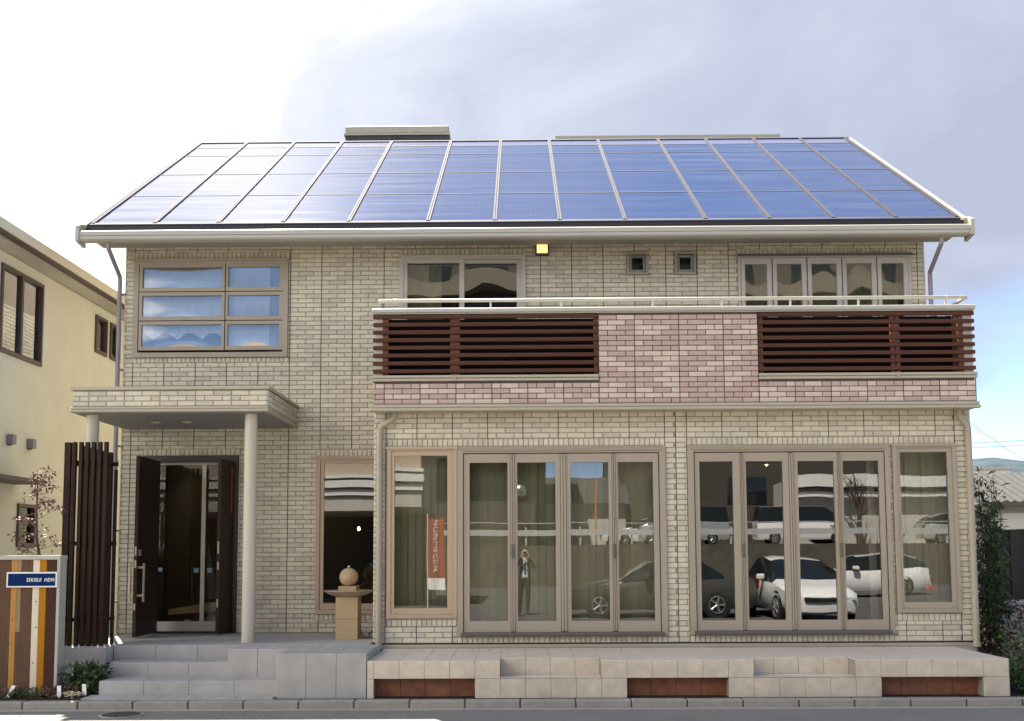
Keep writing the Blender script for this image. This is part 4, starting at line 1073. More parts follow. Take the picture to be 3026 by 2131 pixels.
for i in range(70):
    a = i * 0.33; rr = 0.065 + 0.02 * math.sin(i * 0.7)
    pts.append((-5.03 + 0.03 * math.sin(i * 0.21) + rr * 1.25 * math.cos(a), -2.92 + rr * 0.7 * math.sin(a), GZ + 0.03 + 0.018 * math.sin(i * 0.9) + 0.0003 * i))
q.tube(pts, 0.006, 5); q.build('coiled_rope', 'rope', None, label='loose coil of tan rope lying in the bed beside the steps', cat='rope', smooth='all')

# slender tree with dry reddish leaves behind the sign wall
tr = empty('reddish_tree', (-5.85, -2.1, GZ), 'slender young tree with sparse reddish leaves behind the board wall', 'tree')
q = MB(); trunk = [(-5.82, -2.1, GZ), (-5.82, -2.1, 1.6), (-5.86, -2.12, 1.85), (-5.885, -2.1, 2.2), (-5.88, -2.1, 2.45), (-5.89, -2.1, 2.72)]
q.tube(trunk, [0.024, 0.02, 0.017, 0.012, 0.008, 0.004], 7)
lv = []; rnd = random.Random(11)
for k in range(26):
    z = 1.62 + k * 0.041
    base = Vector((-5.86, -2.1, z)) if z > 1.85 else Vector((-5.83, -2.1, z))
    L = (0.30 if z < 2.3 else 0.30 - (z - 2.3) * 0.45) * rnd.uniform(0.55, 1.1)
    a = rnd.uniform(0, 6.28)
    tip = base + Vector((math.cos(a) * L, math.sin(a) * L * 0.8, L * rnd.uniform(0.1, 0.5)))
    mid = (base + tip) / 2 + Vector((0, 0, 0.02))
    q.tube([base, mid, tip], [0.005, 0.0035, 0.002], 4)
    for p in (tip, mid * 0.4 + tip * 0.6, mid): lv.append((p.x, p.y, p.z, 0.055))
q.build('trunk', 'bark', tr, smooth='all')
q = MB(); leaf_cloud(q, lv, 520, 0.024, 0.058, 0, 0.6, 12); q.build('foliage', 'leaf_red', tr, fixn=False)

# ------------------------------------------------------------------ left neighbour
NX = -7.40
nb = empty('neighbour_house', (NX - 3, 2, GZ), 'cream rendered house with brown window frames at the left edge', 'house')
q = MB()
NW = [(-0.22, 1.05, 4.56, 5.84), (3.02, 3.51, 5.185, 5.845), (3.66, 4.10, 5.185, 5.845), (0.48, 1.01, 1.79, 2.43)]
rs = [(-1.15, 9.0, 0.0, 6.02)]
for h in NW: rs = rect_sub(rs, h)
for a, b, c_, d_ in rs: q.box(NX - 0.14, NX, a, b, c_, d_)
q.box(NX - 7, NX - 0.14, -1.15, -1.01, 0, 6.02); q.box(NX - 7, NX - 0.14, 8.86, 9.0, 0, 6.02); q.box(NX - 7, NX - 6.86, -1.01, 8.86, 0, 6.02)
q.build('wall', 'neighbour_render', nb)
q = MB(); q.prism([(NX + 0.34, 6.22), (NX + 0.34, 6.27), (NX - 3.5, 7.75), (NX - 7.4, 6.27), (NX - 7.4, 6.22), (NX - 3.5, 7.65)], 'y', -1.5, 9.4)
nroof = q.build('roof', 'slate_dark', nb)
q = MB(); q.prism([(NX + 0.28, 6.08), (NX + 0.40, 6.085), (NX + 0.415, 6.10), (NX + 0.415, 6.225), (NX + 0.28, 6.215)], 'y', -1.5, 9.4); q.build('fascia', 'neighbour_trim', nroof)
q = MB(); q.box(NX - 0.1, NX + 0.279, -1.48, 9.38, 6.03, 6.06); q.build('soffit', 'grey_render', nroof)
MB().box(NX + 0.28, NX + 0.405, -1.495, 9.395, 6.062, 6.079).build('eaves_trim', 'neighbour_frame', nroof)
def nwin(a, b, c_, d_, split, gm='glass_up'):
    t = empty('window', (NX, (a + b) / 2, c_), parent=nb)
    f = MB()
    for (y0, y1, z0, z1) in ((a, a + 0.045, c_, d_), (b - 0.045, b, c_, d_), (a + 0.045, b - 0.045, d_ - 0.05, d_), (a + 0.045, b - 0.045, c_, c_ + 0.06)):
        f.box(NX - 0.10, NX + 0.035, y0, y1, z0, z1)
    if split: f.box(NX - 0.05, NX + 0.02, (a + b) / 2 - 0.03, (a + b) / 2 + 0.03, c_ + 0.06, d_ - 0.05)
    f.build('frame', 'neighbour_frame', t)
    MB().box(NX - 0.03, NX - 0.024, a + 0.045, b - 0.045, c_ + 0.06, d_ - 0.05).build('pane', gm, t)
    return t
t = nwin(*NW[0], True); t['label'] = 'large upstairs window with pale slats standing in for a brick wall reflection'
sl0 = None
for k in range(30):  # pale slats stand in for the sunlit brick wall mirrored in this pane
    z = 4.63 + k * 0.0385
    if sl0 is None:
        sl0 = MB().add([(NX - 0.075, -0.15, z + 0.034), (NX - 0.060, -0.15, z), (NX - 0.060, 0.78, z), (NX - 0.075, 0.78, z + 0.034)], [(0, 1, 2, 3)]).build('reflection_slat', 'reflection_white', t)
    else:
        c = sl0.copy(); COL.objects.link(c); c.location.z += k * 0.0385
MB().box(NX - 0.12, NX - 0.10, 0.80, 0.92, 4.62, 5.79).build('curtain_edge', 'curtain_beige', t)
t = nwin(*NW[1], False); t['label'] = 'small frosted upstairs window'
MB().box(NX - 0.06, NX - 0.05, NW[1][0] + 0.05, NW[1][1] - 0.05, NW[1][2] + 0.06, NW[1][3] - 0.05).build('frosted_panel', 'grey_render', t)
nwin(*NW[2], False, 'glass_up'); nwin(*NW[3], False, 'glass_dim')
MB().box(NX - 7.0, NX - 0.3, -1.0, 8.8, 3.0, 3.1).build('floor_slab', 'room_wall', nb)
MB().box(NX - 2.6, NX - 2.5, -1.0, 8.8, 0.1, 5.95).build('inner_wall', 'room_wall', nb)
for yy_, zz_ in ((0.15, 3.27), (0.76, 3.27), (3.93, 3.25)):
    t = empty('wall_light', (NX, yy_, zz_), parent=nb)
    MB().bbox(NX + 0.004, NX + 0.10, yy_ - 0.055, yy_ + 0.055, zz_, zz_ + 0.14, 0.004).build('housing', 'grey_panel', t)
    MB().box(NX, NX + 0.05, yy_ - 0.03, yy_ + 0.03, zz_ - 0.02, zz_ - 0.001).build('bracket', 'alu_dark', t)
MB().bbox(NX, NX + 0.45, -1.1, 0.42, 2.70, 2.76, 0.006).build('awning', 'neighbour_frame', nb)

# ------------------------------------------------------------------ right: shrub, fence, buildings, hill
def tall_shrub(px, py, h, wdt, n, seed, lab, lm, ll=0.13, lwid=0.026):
    rnd = random.Random(seed)
    t = empty('tall_shrub', (px, py, GZ), lab, 'shrub')
    q = MB(); cl = []
    for k in range(9):
        a = rnd.uniform(0, 6.28); rr = rnd.uniform(0, wdt * 0.4); hh = h * rnd.uniform(0.55, 1.0)
        tip = Vector((px + math.cos(a) * rr * 1.3, py + math.sin(a) * rr, hh))
        base = Vector((px + math.cos(a) * rr * 0.3, py + math.sin(a) * rr * 0.3, GZ))
        q.tube([base, (base + tip) / 2 + Vector((rnd.uniform(-.04, .04), 0, 0)), tip], [0.012, 0.009, 0.004], 5)
        m_ = int(hh / 0.16)
        for j in range(2, m_ + 1):
            f = j / m_
            p = base.lerp(tip, f); sp = wdt * 0.33 * (1.1 - f * 0.75)
            cl.append((p.x + rnd.uniform(-sp, sp), p.y + rnd.uniform(-sp, sp), p.z, 0.11 * (1.25 - 0.6 * f)))
    q.build('stem', 'bark', t)
    q = MB(); leaf_cloud(q, cl, n, lwid, ll, 0, 0.15, seed + 1); q.build('foliage', lm, t, fixn=False)
tall_shrub(6.32, -0.55, 2.72, 0.62, 2300, 31, 'tall evergreen shrub with narrow leaves at the right corner of the house', 'leaf_dark')
tall_shrub(6.82, 0.35, 2.95, 0.34, 420, 41, 'thin airy shrub with star shaped leaf tufts in front of the fence', 'leaf_dark', 0.14, 0.022)
for k, (px, py, h, lm, lab) in enumerate(((6.45, -1.35, 0.75, 'leaf_burgundy', 'low dark red leaved shrub between the house and the fence'),
                                          (6.15, -2.1, 0.55, 'leaf_mid', 'low green shrub behind the end of the tiled terrace'),
                                          (6.05, -2.75, 0.42, 'leaf_dark', 'low dark green plant beside the terrace corner at the kerb'),
                                          (6.95, -0.6, 0.95, 'leaf_burgundy', 'wine red shrub standing against the dark fence'))):
    t = empty('low_shrub', (px, py, GZ), lab, 'shrub', 'shrubs right of the terrace')
    q = MB(); leaf_cloud(q, [(px + random.uniform(-.42, .42), py + random.uniform(-.30, .30), GZ + random.uniform(0.03, h), 0.13) for _ in range(34)], 950, 0.028, 0.085, 0, 0.1, 50 + k); q.build('foliage', lm, t, fixn=False)
    q = MB()
    for i in range(8): q.tube([(px, py, GZ), (px + random.uniform(-.3, .3), py + random.uniform(-.2, .2), GZ + h * 0.9)], 0.006, 5)
    q.build('stem', 'bark', t)
q = MB(); leaf_cloud(q, [(random.uniform(5.5, 7.6), random.uniform(-3.0, -0.2), GZ + 0.03, 0.10) for _ in range(120)], 3200, 0.024, 0.07, 0, 0.0, 77, 0.4)
q.build('ground_cover', 'leaf_dark', None, kind='stuff', fixn=False)
t = empty('garden_edging', (7.0, -0.1, GZ), 'pale timber edging rails low among the shrubs by the fence', 'edging')
MB().bbox(6.2, 8.2, 0.02, 0.07, 0.60, 0.63, 0.004).build('rail', 'white_render', t); MB().bbox(6.6, 8.2, -0.5, -0.45, 0.50, 0.53, 0.004).build('rail', 'white_render', t)
for X0 in (6.3, 7.1, 7.9): MB().bbox(X0, X0 + 0.05, 0.075, 0.115, GZ - 0.02, 0.60, 0.004).build('stake', 'grey_render', t)
for X0 in (6.7, 7.7): MB().bbox(X0, X0 + 0.05, -0.445, -0.405, GZ - 0.02, 0.53, 0.004).build('stake', 'grey_render', t)
MB().bbox(6.85, 7.7, 0.5, 0.8, GZ - 0.02, 0.95, 0.03).build('stone_block', 'grey_render', None, label='weathered grey stone block in front of the dark fence', cat='stone block')
fe = empty('board_fence', (8.4, 1.0, GZ), 'dark brown fence of overlapping upright boards at the right edge', 'fence')
xx = 6.98; k = 0
while xx < 11.5:
    MB().bbox(xx, xx + 0.135, 1.0 + (0.0 if k % 2 else 0.022), 1.02 + (0.0 if k % 2 else 0.022), GZ - 0.02, 1.985 + random.uniform(-0.006, 0.006), 0.003).build('board', 'fence_dark', fe)
    xx += 0.118; k += 1
for z in (0.5, 1.7): MB().bbox(6.95, 11.5, 1.045, 1.085, z, z + 0.08, 0.004).build('rail', 'fence_dark', fe)

sh = empty('corrugated_shed', (17, 17, GZ), 'pale shed with grey corrugated roof beyond the fence', 'shed')
q = MB(); q.box(12.3, 24, 14.3, 19, 0, 2.95, 0); q.box(13.05, 24, 14.27, 14.299, 2.62, 2.70, 1); q.box(13.1, 24, 14.28, 14.299, 0.0, 2.62, 1); q.build('wall', ['grey_render', 'white_render'], sh)
q = MB(); xx = 12.75
n_ = 90; vs = []; fs = []
for i in range(n_ + 1):
    X0 = 12.75 + i * 0.13; zc = 0.022 * (1 if i % 2 else -1)
    vs += [(X0, 14.0, 3.02 + zc), (X0, 16.6, 4.0 + zc), (X0, 14.0, 2.99 + zc), (X0, 16.6, 3.97 + zc)]
for i in range(n_):
    a = i * 4; fs += [(a, a + 4, a + 5, a + 1), (a + 2, a + 3, a + 7, a + 6), (a, a + 2, a + 6, a + 4)]
q.add(vs, fs); q.build('roof', 'corrugated', sh)
MB().box(12.7, 24.4, 13.93, 13.99, 2.90, 3.0).build('eaves_board', 'alu_dark', sh)
cb = empty('cream_building', (16, 31, GZ), 'plain cream flat roofed building beyond the shed at the right', 'building')
q = MB(); q.box(10, 21.2, 30, 38, 0, 5.15); q.build('wall', 'neighbour_render', cb)
MB().box(9.9, 21.3, 29.9, 38.1, 5.15, 5.25).build('roof', 'grey_render', cb)
# wooded hill
vs = []; fs = []; nx_, ny_ = 80, 14
rnd = random.Random(2)
for j in range(ny_ + 1):
    for i in range(nx_ + 1):
        X0 = -1500 + i * 3300 / nx_; Y0 = 1000 + j * 900 / ny_
        prof = 128 * math.exp(-((X0 - 640) / 240) ** 2) + 60 * math.exp(-((X0 - 1250) / 330) ** 2) + 30 * math.exp(-((X0 + 300) / 700) ** 2)
        z = prof * math.sin(math.pi * min(1.0, (j + 0.6) / 8.0) * 0.5) * (1.0 if j < 9 else (ny_ - j + 1) / (ny_ - 8)) + rnd.uniform(-1.5, 1.5)
        vs.append((X0, Y0, max(z - 2, -6) if 0 < j else -6))
for j in range(ny_):
    for i in range(nx_):
        a = j * (nx_ + 1) + i; fs.append((a, a + 1, a + nx_ + 2, a + nx_ + 1))
MB().add(vs, fs).build('hills', 'hill_forest_haze', None, kind='structure', smooth='all')
for k, (p0, p1, lab) in enumerate((((10, 40, 6.8), (48, 40, 8.9), 'upper overhead wire crossing the sky right of the house'), ((10, 40, 6.62), (48, 40, 8.55), 'second overhead wire just under the upper one'),
                                   ((22, 40, 9.9), (34, 40, 1.6), 'steep overhead stay wire at the right edge'), ((20, 40, 5.95), (48, 40, 5.4), 'low overhead wire in front of the hill'))):
    pts = []
    for i in range(13):
        f = i / 12; p = Vector(p0).lerp(Vector(p1), f); p.z -= 0.25 * 4 * f * (1 - f); pts.append(p)
    MB().tube(pts, 0.014, 5).build('overhead_wire', 'cable_black', None, label=lab, cat='wire')

# ------------------------------------------------------------------ the far side of the street (seen in the glass)
oc = empty('brick_shop', (-6.3, -20, 0), 'tan building with white bands across the street, mirrored in the left windows', 'building')
q = MB(); q.box(-12, -2.9, -24, -18.2, 3.0, 7.2, 0); q.box(-12, -11.6, -18.5, -18.2, 0, 3.0, 0); q.box(-12, -2.9, -24, -23.8, 0, 3.0, 1); q.box(-3.2, -2.9, -24, -23.6, 0, 3.0, 0); q.build('wall', ['opp_tan', 'opp_brown'], oc)
q = MB(); q.box(-12.2, -2.8, -18.45, -18.02, 3.75, 3.98); q.box(-12.1, -2.85, -18.4, -18.1, 3.5, 3.68); q.box(-12.2, -2.8, -18.5, -18.0, 4.05, 4.15); q.build('cornice', 'opp_white', oc)
q = MB(); q.box(-12, -2.9, -18.195, -18.17, 3.02, 3.45); q.build('fascia_board', 'grey_render', oc)
oa = empty('brown_apartments', (-4, -36, 0), 'tall dull brown apartment block across the street, mirrored in the middle windows', 'building')
q = MB(); q.box(-9, 0.6, -46, -38, 0, 17.6); q.box(0.6, 1.3, -46, -40, 0, 8.5)
q.build('wall', 'opp_brown', oa)
q = MB()
for z in (14.9, 12.0, 9.1, 6.2): q.box(-9.05, 0.65, -38.0, -36.9, z, z + 0.9)
q.build('balcony_band', 'opp_band', oa)
for z in (15.9, 13.0, 10.1, 7.2, 4.3):
    for X0 in (-7.8, -4.9, -2.4):
        MB().box(X0, X0 + 1.5, -38.0, -37.97, z, z + 1.4).build('window', 'car_glass', oa)
ob = empty('dark_flats', (17, -52, 0), 'long dark block of flats across the street, mirrored in the right windows', 'building')
q = MB(); q.box(6, 40, -62, -52, 0, 25); q.build('wall', 'opp_brown', ob)
q = MB()
for z in (18.3, 14.6, 10.9): q.box(5.9, 40.1, -52.0, -50.9, z, z + 1.0)
q.build('balcony_band', 'opp_band', ob)
for z in (19.6, 15.9, 12.2, 8.4, 4.6):
    for X0 in range(8, 38, 5): MB().box(X0, X0 + 2.2, -52.0, -51.97, z, z + 1.7).build('window', 'car_glass', ob)
ow = empty('white_hall', (16, -46, 0), 'low hall with white roof bands across the street, mirrored in the far right window', 'building')
q = MB(); q.box(15, 30, -49, -43, 2.0, 5.6); q.build('wall', 'grey_render', ow)
q = MB(); q.box(14.7, 30.3, -43.2, -42.3, 5.0, 5.6); q.box(14.7, 30.3, -43.1, -42.5, 4.5, 4.75); q.build('roof_band', 'opp_white', ow)
ol = empty('low_house', (3.5, -50, 0), 'small house with dark roof between the blocks across the street', 'house')
MB().box(0.9, 6, -56, -50, 0, 4.6).build('wall', 'grey_render', ol)
MB().prism([(-49.5, 4.6), (-53, 6.4), (-56.5, 4.6)], 'x', 0.5, 6.4).build('roof', 'slate_dark', ol)
rw = MB(); rw.box(-40, 60, -37.2, -36.0, 0, 2.0); rw.build('retaining_wall', 'retaining_stone', None, label='rough stone retaining wall behind the parking lot across the street', cat='wall')
sheet('upper_road', 'concrete', -40, 60, -52, -37.2, 2.004)
gr = empty('guard_rail', (5, -36.4, 2.0), 'galvanised guard rail along the top of the retaining wall', 'guard rail')
q = MB(); q.box(-20, 40, -36.42, -36.38, 2.45, 2.72); q.build('rail', 'galvanised', gr)
p0 = None
for i in range(24):
    if p0 is None: p0 = MB().box(-20, -19.9, -36.6, -36.43, 2.0, 2.85).build('post', 'galvanised', gr)
    else:
        c = p0.copy(); COL.objects.link(c); c.location.x += i * 2.5
q = MB().box(-20, 40, -36.5, -36.46, 3.02, 3.06); q.build('top_pipe', 'galvanised', gr)
for k, X0 in enumerate((-0.7, 3.6)):
    t = empty('marker_pole', (X0, -36.8, 2.0), 'orange marker pole above the retaining wall, ' + ('left' if k == 0 else 'right') + ' of the pair', 'pole')
    MB().tube([(X0, -36.8, 2.0), (X0, -36.8, 5.2)], 0.05, 8).build('pole', 'pole_orange', t)
    if k == 0: MB().lathe(X0 + 0.5, -36.8, [(0.02, 4.3), (0.3, 4.4), (0.36, 4.6), (0.3, 4.8), (0.02, 4.9)], 16).build('mirror', 'steel', t, smooth='all')
BQX, BQY = -2.55, -16.6
up = empty('utility_pole', (2.3, -43.5, 2.0), 'grey concrete utility pole across the street, mirrored between the blocks', 'pole')
MB().tube([(2.3, -43.5, 2.0), (2.3, -43.5, 9.6)], [0.16, 0.11], 10).build('shaft', 'grey_render', up)
MB().box(1.4, 3.2, -43.55, -43.45, 8.4, 8.5).build('crossarm', 'galvanised', up); MB().box(1.5, 3.1, -43.55, -43.45, 7.6, 7.7).build('crossarm', 'galvanised', up)
for k, z in enumerate((8.52, 7.72, 6.9)):
    MB().tube([(-30 + 7.0 * i, -43.5, z - 0.5 * math.sin(math.pi * ((i * 7.0 - 32.3) % 35) / 35)) for i in range(11)], 0.025, 5).build('overhead_wire', 'cable_black', None, label=('top', 'middle', 'lowest')[k] + ' of three wires on the utility pole across the street', cat='wire')
bt = empty('bare_tree', (17.6, -42, 2.0), 'leafless young tree in front of the white hall across the street', 'tree')
q = MB(); q.tube([(17.6, -42, 2.0), (17.6, -42, 4.2)], [0.09, 0.06], 7); rnd = random.Random(9)
for i in range(9):
    b = Vector((17.6, -42, rnd.uniform(3.2, 4.2))); e = b + Vector((rnd.uniform(-1, 1), rnd.uniform(-.5, .5), rnd.uniform(1.0, 2.2)))
    q.tube([b, (b + e) / 2 + Vector((rnd.uniform(-.15, .15), 0, 0.1)), e], [0.04, 0.025, 0.01], 5)
    for j in range(3):
        f = b.lerp(e, rnd.uniform(0.4, 0.9)); q.tube([f, f + Vector((rnd.uniform(-.5, .5), rnd.uniform(-.3, .3), rnd.uniform(0.3, 0.8)))], [0.014, 0.006], 4)
q.build('trunk', 'bark', bt)
bn = empty('banner_flag', (BQX, BQY, 0.06), 'red vertical banner flag with white lettering on a pole, mirrored in the tall left window', 'banner')
MB().tube([(BQX, BQY, 0.05), (BQX, BQY, 2.75)], 0.013, 8).build('pole', 'sign_white', bn)
q = MB(); q.add([(BQX + 0.02 + 0.5 * i / 6, BQY + 0.03 * math.sin(i * 1.3), z) for z in (0.98, 2.62) for i in range(7)], [(i, i + 1, 8 + i, 7 + i) for i in range(6)]); q.build('cloth', 'banner_red', bn, smooth='all')
q = MB(); q.add([(BQX + 0.02 + 0.5 * i / 6, BQY + 0.006 + 0.03 * math.sin(i * 1.3), z) for z in (0.66, 0.979) for i in range(7)], [(i, i + 1, 8 + i, 7 + i) for i in range(6)]); q.build('hem_panel', 'sign_white', bn)
text('lettering', '\u30a8\n\u30b3\n\u30e2\n\u30c7\n\u30eb\n\u30cf\n\u30a6\n\u30b9', 0.2, 'sign_white', bn, (BQX + 0.27, BQY + 0.06, 2.42), (R(90), 0, R(180)), align_x='CENTER', extrude=0.002, space_line=0.9)

# ---- vehicles in the parking lot across the street
def car(name, label, cat, loc, rot, paint, st, L, group='vehicles parked across the street', wheel_x=(0.8, 3.4), wr=0.31, glass_side=None, hw=0.86):
    """st: stations (x, z_low, z_belt, z_top, half width belt, half width top, greenhouse flag); nose at x=0"""
    t = empty(name, loc, label, cat, group, rot)
    b = MB(); rings = []
    for (x, zl, zb, zt, wb_, wt, g) in st:
        rings.append([(x, wb_ * 0.9, zl), (x, wb_, zl + 0.18), (x, wb_, (zl + zb) / 2 + .05), (x, wb_ * 0.985, zb), (x, wt, zt - 0.012 * g), (x, wt * 0.55, zt + 0.03 * g), (x, -wt * 0.55, zt + 0.03 * g), (x, -wt, zt - 0.012 * g), (x, -wb_ * 0.985, zb), (x, -wb_, (zl + zb) / 2 + .05), (x, -wb_, zl + 0.18), (x, -wb_ * 0.9, zl)])
    n = 12; vs = [p for r in rings for p in r]
    b.add(vs, [])
    gl = []
    for i in range(len(st) - 1):
        for k in range(n):
            k2 = (k + 1) % n
            f = (i * n + k, i * n + k2, (i + 1) * n + k2, (i + 1) * n + k)
            g0, g1 = st[i][6], st[i + 1][6]
            mi = 0
            if k in (3, 7) and (g0 and g1): mi = 1
            if k in (4, 5, 6) and ((g0 == 0) != (g1 == 0)) and abs(st[i][3] - st[i + 1][3]) > 0.2: mi = 1
            if k in (3, 7) and ((g0 == 0) != (g1 == 0)) and abs(st[i][3] - st[i + 1][3]) > 0.2: mi = 1
            b.f.append(f); b.m.append(mi)
    b.f.append(tuple(range(n))); b.m.append(0); b.f.append(tuple((len(st) - 1) * n + k for k in range(n))[::-1]); b.m.append(0)
    b.build('body', [paint, 'car_glass'], t, local=True, smooth=True)
    for wx in wheel_x:
        for sg_ in (-1, 1):
            y0 = sg_ * (hw - 0.17); y1 = sg_ * (hw + 0.02)
            w_ = MB(); w_.tube([(wx, y0, wr), (wx, y1, wr)], wr, 20); wo_ = w_.build('wheel', 'tyre', t, local=True)
            q_ = MB()
            for a in range(5):
                aa = a * 1.2566; q_.tube([(wx, y1 + sg_ * 0.012, wr), (wx + 0.2 * math.cos(aa), y1 + sg_ * 0.012, wr + 0.2 * math.sin(aa))], 0.028, 5)
            q_.tube([(wx + 0.205 * math.cos(a * 0.3307), y1 + sg_ * 0.008, wr + 0.205 * math.sin(a * 0.3307)) for a in range(20)], 0.016, 5, cap=False)
            q_.build('rim', 'rim', wo_, local=True)
            a_ = MB(); a_.tube([(wx, sg_ * (hw - 0.15), wr + 0.02), (wx, sg_ * (hw + 0.006), wr + 0.02)], wr + 0.075, 22); a_.build('wheel_arch', 'black_plastic', t, local=True)
    for sg_ in (-1, 1):
        MB().bbox(0.0, 0.26, min(sg_ * 0.48, sg_ * 0.74), max(sg_ * 0.48, sg_ * 0.74), 0.52, 0.635, 0.03).build('headlight', 'headlight', t, local=True)
        MB().bbox(L - 0.16, L + 0.01, min(sg_ * 0.62, sg_ * 0.80), max(sg_ * 0.62, sg_ * 0.80), 0.72, 0.95, 0.02).build('tail_light', 'tail_red', t, local=True)
        mx_ = [s_ for s_ in st if s_[6]][0][0] - 0.1
        MB().bbox(mx_ - 0.06, mx_ + 0.1, min(sg_ * (hw - .02), sg_ * (hw + 0.20)), max(sg_ * (hw - .02), sg_ * (hw + 0.20)), 0.95, 1.09, 0.03).build('door_mirror', paint, t, local=True)
    MB().bbox(-0.04, 0.05, -0.45, 0.45, 0.5, 0.6, 0.015).build('grille', 'black_plastic', t, local=True)
    return t
HATCH = [(0.0, 0.28, 0.55, 0.62, 0.62, 0.50, 0), (0.12, 0.22, 0.68, 0.74, 0.80, 0.66, 0), (0.6, 0.22, 0.80, 0.88, 0.87, 0.72, 0), (1.15, 0.22, 0.88, 0.98, 0.87, 0.74, 0), (2.0, 0.22, 0.92, 1.42, 0.87, 0.62, 1), (2.6, 0.22, 0.94, 1.50, 0.87, 0.63, 1),
         (3.3, 0.22, 0.97, 1.46, 0.87, 0.61, 1), (3.95, 0.22, 1.0, 1.30, 0.86, 0.58, 1), (4.35, 0.25, 0.95, 1.05, 0.82, 0.62, 0), (4.42, 0.32, 0.85, 0.92, 0.76, 0.60, 0)]
VAN = [(0.0, 0.3, 0.8, 0.86, 0.70, 0.6, 0), (0.1, 0.24, 0.95, 1.02, 0.83, 0.72, 0), (0.55, 0.24, 1.05, 1.14, 0.86, 0.76, 0), (1.2, 0.24, 1.1, 1.9, 0.86, 0.70, 1), (2.6, 0.24, 1.1, 1.96, 0.86, 0.71, 1), (4.4, 0.24, 1.1, 1.94, 0.86, 0.70, 1), (4.62, 0.3, 1.08, 1.20, 0.84, 0.74, 0)]
SEDAN = [(0.0, 0.3, 0.55, 0.60, 0.62, 0.50, 0), (0.12, 0.22, 0.66, 0.72, 0.80, 0.66, 0), (0.7, 0.2, 0.78, 0.85, 0.88, 0.74, 0), (1.4, 0.2, 0.86, 0.94, 0.88, 0.76, 0), (2.2, 0.2, 0.90, 1.36, 0.88, 0.60, 1), (2.9, 0.2, 0.92, 1.42, 0.88, 0.61, 1), (3.4, 0.2, 0.93, 1.36, 0.88, 0.60, 1), (4.0, 0.22, 0.94, 1.02, 0.87, 0.72, 0), (4.65, 0.25, 0.88, 0.96, 0.82, 0.66, 0), (4.75, 0.34, 0.8, 0.86, 0.74, 0.6, 0)]
car('parked_car', 'white rounded hatchback facing the house, mirrored across the right folding doors', 'car', (6.9, -12.0, 0.03), R(-94), 'car_white', HATCH, 4.42)
car('parked_car', 'white five door car seen from its rear side, mirrored at the right folding doors edge', 'car', (10.2, -26.5, 0.06), R(8), 'car_white', HATCH, 4.42)
car('parked_car', 'dark saloon with alloy wheels beside the photographer, mirrored in both sets of folding doors', 'car', (0.98, -14.45, 0.06), R(1), 'car_grey', SEDAN, 4.75, wheel_x=(0.95, 3.75))
car('parked_van', 'white van on the upper road, left of the two vans in the glass', 'van', (6.0, -40.5, 2.0), R(0), 'car_silver', VAN, 4.62)
car('parked_van', 'pale van on the upper road, right of the two vans in the glass', 'van', (16.3, -41.0, 2.0), R(180), 'car_white', VAN, 4.62)
car('parked_car', 'silver estate car on the upper road mirrored in the far right window', 'car', (24.0, -39.5, 2.0), R(180), 'car_silver', HATCH, 4.42)
car('parked_car', 'white car on the upper road mirrored at the edge of the left folding doors', 'car', (4.5, -44.0, 2.0), R(0), 'car_white', HATCH, 4.42)
cn = empty('traffic_cone', (16.5, -30.5, 0.06), 'red and white striped traffic cone mirrored in the far right window', 'traffic cone')
MB().bbox(16.3, 16.7, -30.7, -30.3, 0.06, 0.10, 0.01).build('base', 'cone_red', cn)
for k in range(5):
    z0 = 0.10 + k * 0.13; r0 = 0.16 - k * 0.026
    MB().lathe(16.5, -30.5, [(r0, z0), (r0 - 0.026, z0 + 0.13)], 16).build('band', 'sign_white' if k % 2 else 'cone_red', cn, smooth='all')

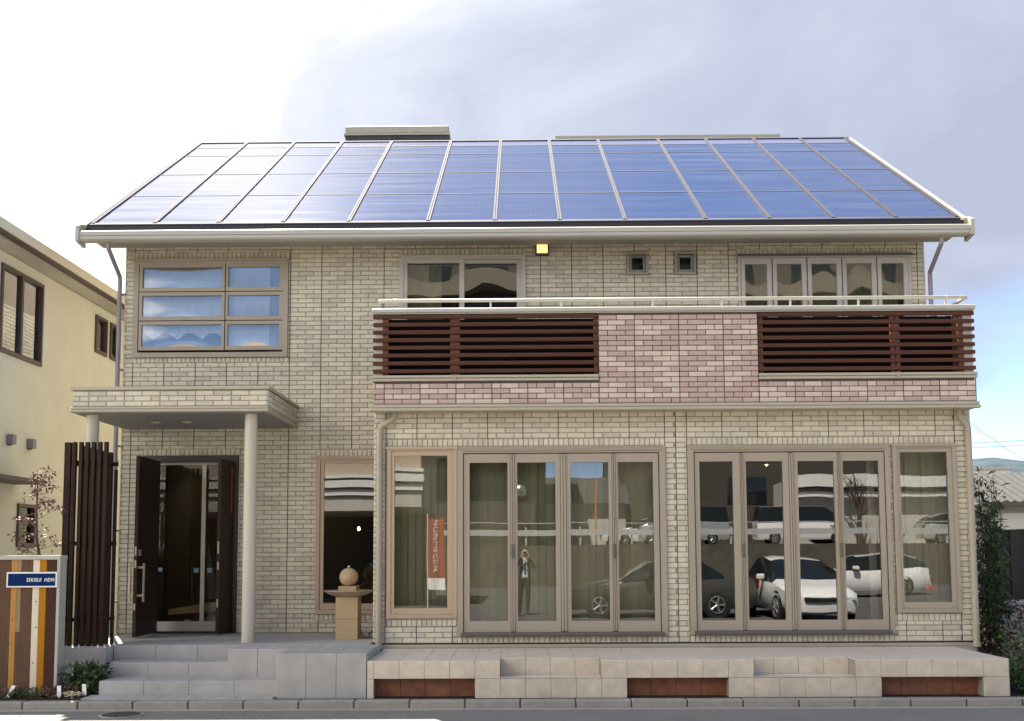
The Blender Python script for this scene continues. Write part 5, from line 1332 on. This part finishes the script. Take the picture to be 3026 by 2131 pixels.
# ---- the photographer, standing behind the camera (seen only in the glass)
ph = empty('person', (0.02, -14.85, 0.06), 'person in dark suit and pale shirt raising a camera, mirrored in the folding doors', 'person')
me = bpy.data.meshes.new('body'); bo = bpy.data.objects.new('body', me); COL.objects.link(bo)
V_ = [((0, 0, 0.95), .155, .11), ((0, 0, 1.12), .15, .105), ((0, 0, 1.30), .185, .115), ((0, 0.0, 1.44), .10, .08), ((0, 0.01, 1.50), .058, .058), ((0, 0.03, 1.60), .078, .092), ((0, 0.025, 1.705), .08, .092)]
E_ = [(0, 1), (1, 2), (2, 3), (3, 4), (4, 5), (5, 6)]
for sg_ in (-1, 1):
    k = len(V_)
    V_ += [((sg_ * .10, 0, 0.86), .095, .095), ((sg_ * .105, 0.01, 0.50), .065, .07), ((sg_ * .11, -0.01, 0.10), .045, .05), ((sg_ * .12, 0.14, 0.045), .04, .035)]
    E_ += [(0, k), (k, k + 1), (k + 1, k + 2), (k + 2, k + 3)]
    k = len(V_)
    V_ += [((sg_ * .18, 0, 1.40), .062, .062), ((sg_ * .31, 0.10, 1.20), .045, .045), ((sg_ * .12, 0.245, 1.50), .032, .032), ((sg_ * .085, 0.25, 1.575), .036, .024)]
    E_ += [(3, k), (k, k + 1), (k + 1, k + 2), (k + 2, k + 3)]
    hnd = k + 3
    for f_ in range(5):
        k = len(V_)
        if f_ == 0: a_ = [(sg_ * .075, 0.245, 1.60), (sg_ * .055, 0.235, 1.615)]
        else: a_ = [(sg_ * (.075 - 0.002 * f_), 0.262, 1.575 + 0.018 * f_ - 0.01), (sg_ * (.045 - .003 * (f_ == 4)), 0.272, 1.578 + 0.018 * f_ - 0.01)]
        V_ += [(a_[0], .009, .009), (a_[1], .008, .008)]
        E_ += [(hnd, k), (k, k + 1)]
me.from_pydata([p[0] for p in V_], E_, [])
sk = bo.modifiers.new('skin', 'SKIN'); sk.use_smooth_shade = True
for i, p in enumerate(V_):
    me.skin_vertices[0].data[i].radius = (p[1], p[2])
me.skin_vertices[0].data[0].use_root = True
bo.modifiers.new('sub', 'SUBSURF').levels = 3; bo.modifiers['sub'].render_levels = 3
dg = bpy.context.evaluated_depsgraph_get(); dg.update()
me2 = bpy.data.meshes.new_from_object(bo.evaluated_get(dg)); me2.name = 'body'
bo.modifiers.clear(); bo.data = me2
me2.materials.clear()
for m_ in ('suit', 'shirt', 'skin', 'hair'): me2.materials.append(MATS[m_])
for p in me2.polygons:
    c = p.center; mi = 0
    if 0.98 < c.z < 1.47 and c.y > 0.02 and abs(c.x) < 0.05 + 0.05 * (1.47 - c.z): mi = 1
    if c.z > 1.475 and abs(c.x) < 0.12 and c.y < 0.18: mi = 2
    if (c.z > 1.62 and c.y < 0.045 or c.z > 1.70 and c.y < 0.10 or c.z > 1.735) and abs(c.x) < 0.13 and c.y < 0.18: mi = 3
    if c.y > 0.205 and c.z > 1.50: mi = 2
    p.material_index = mi; p.use_smooth = True
bo.parent = ph
MB().bbox(-0.046, 0.046, 0.24, 0.268, 1.585, 1.642, 0.006).build('pocket_camera', 'black_plastic', ph, local=True)
MB().prism([(-0.016, 1.44), (0.016, 1.44), (0.026, 1.10), (0.0, 1.06), (-0.026, 1.10)], 'y', 0.117, 0.126).build('necktie', 'car_navy', ph, local=True)
q = MB()
q.tube([(0, 0.112, 1.615), (0, 0.135, 1.585), (0, 0.118, 1.575)], [.008, .014, .009], 6); q.build('nose', 'skin', ph, local=True, smooth='all')
for sg_ in (-1, 1):
    MB().tube([(sg_ * 0.076, 0.02, 1.60), (sg_ * 0.088, 0.015, 1.63), (sg_ * 0.08, 0.02, 1.66)], [.008, .014, .008], 6).build('ear', 'skin', ph, local=True, smooth='all')
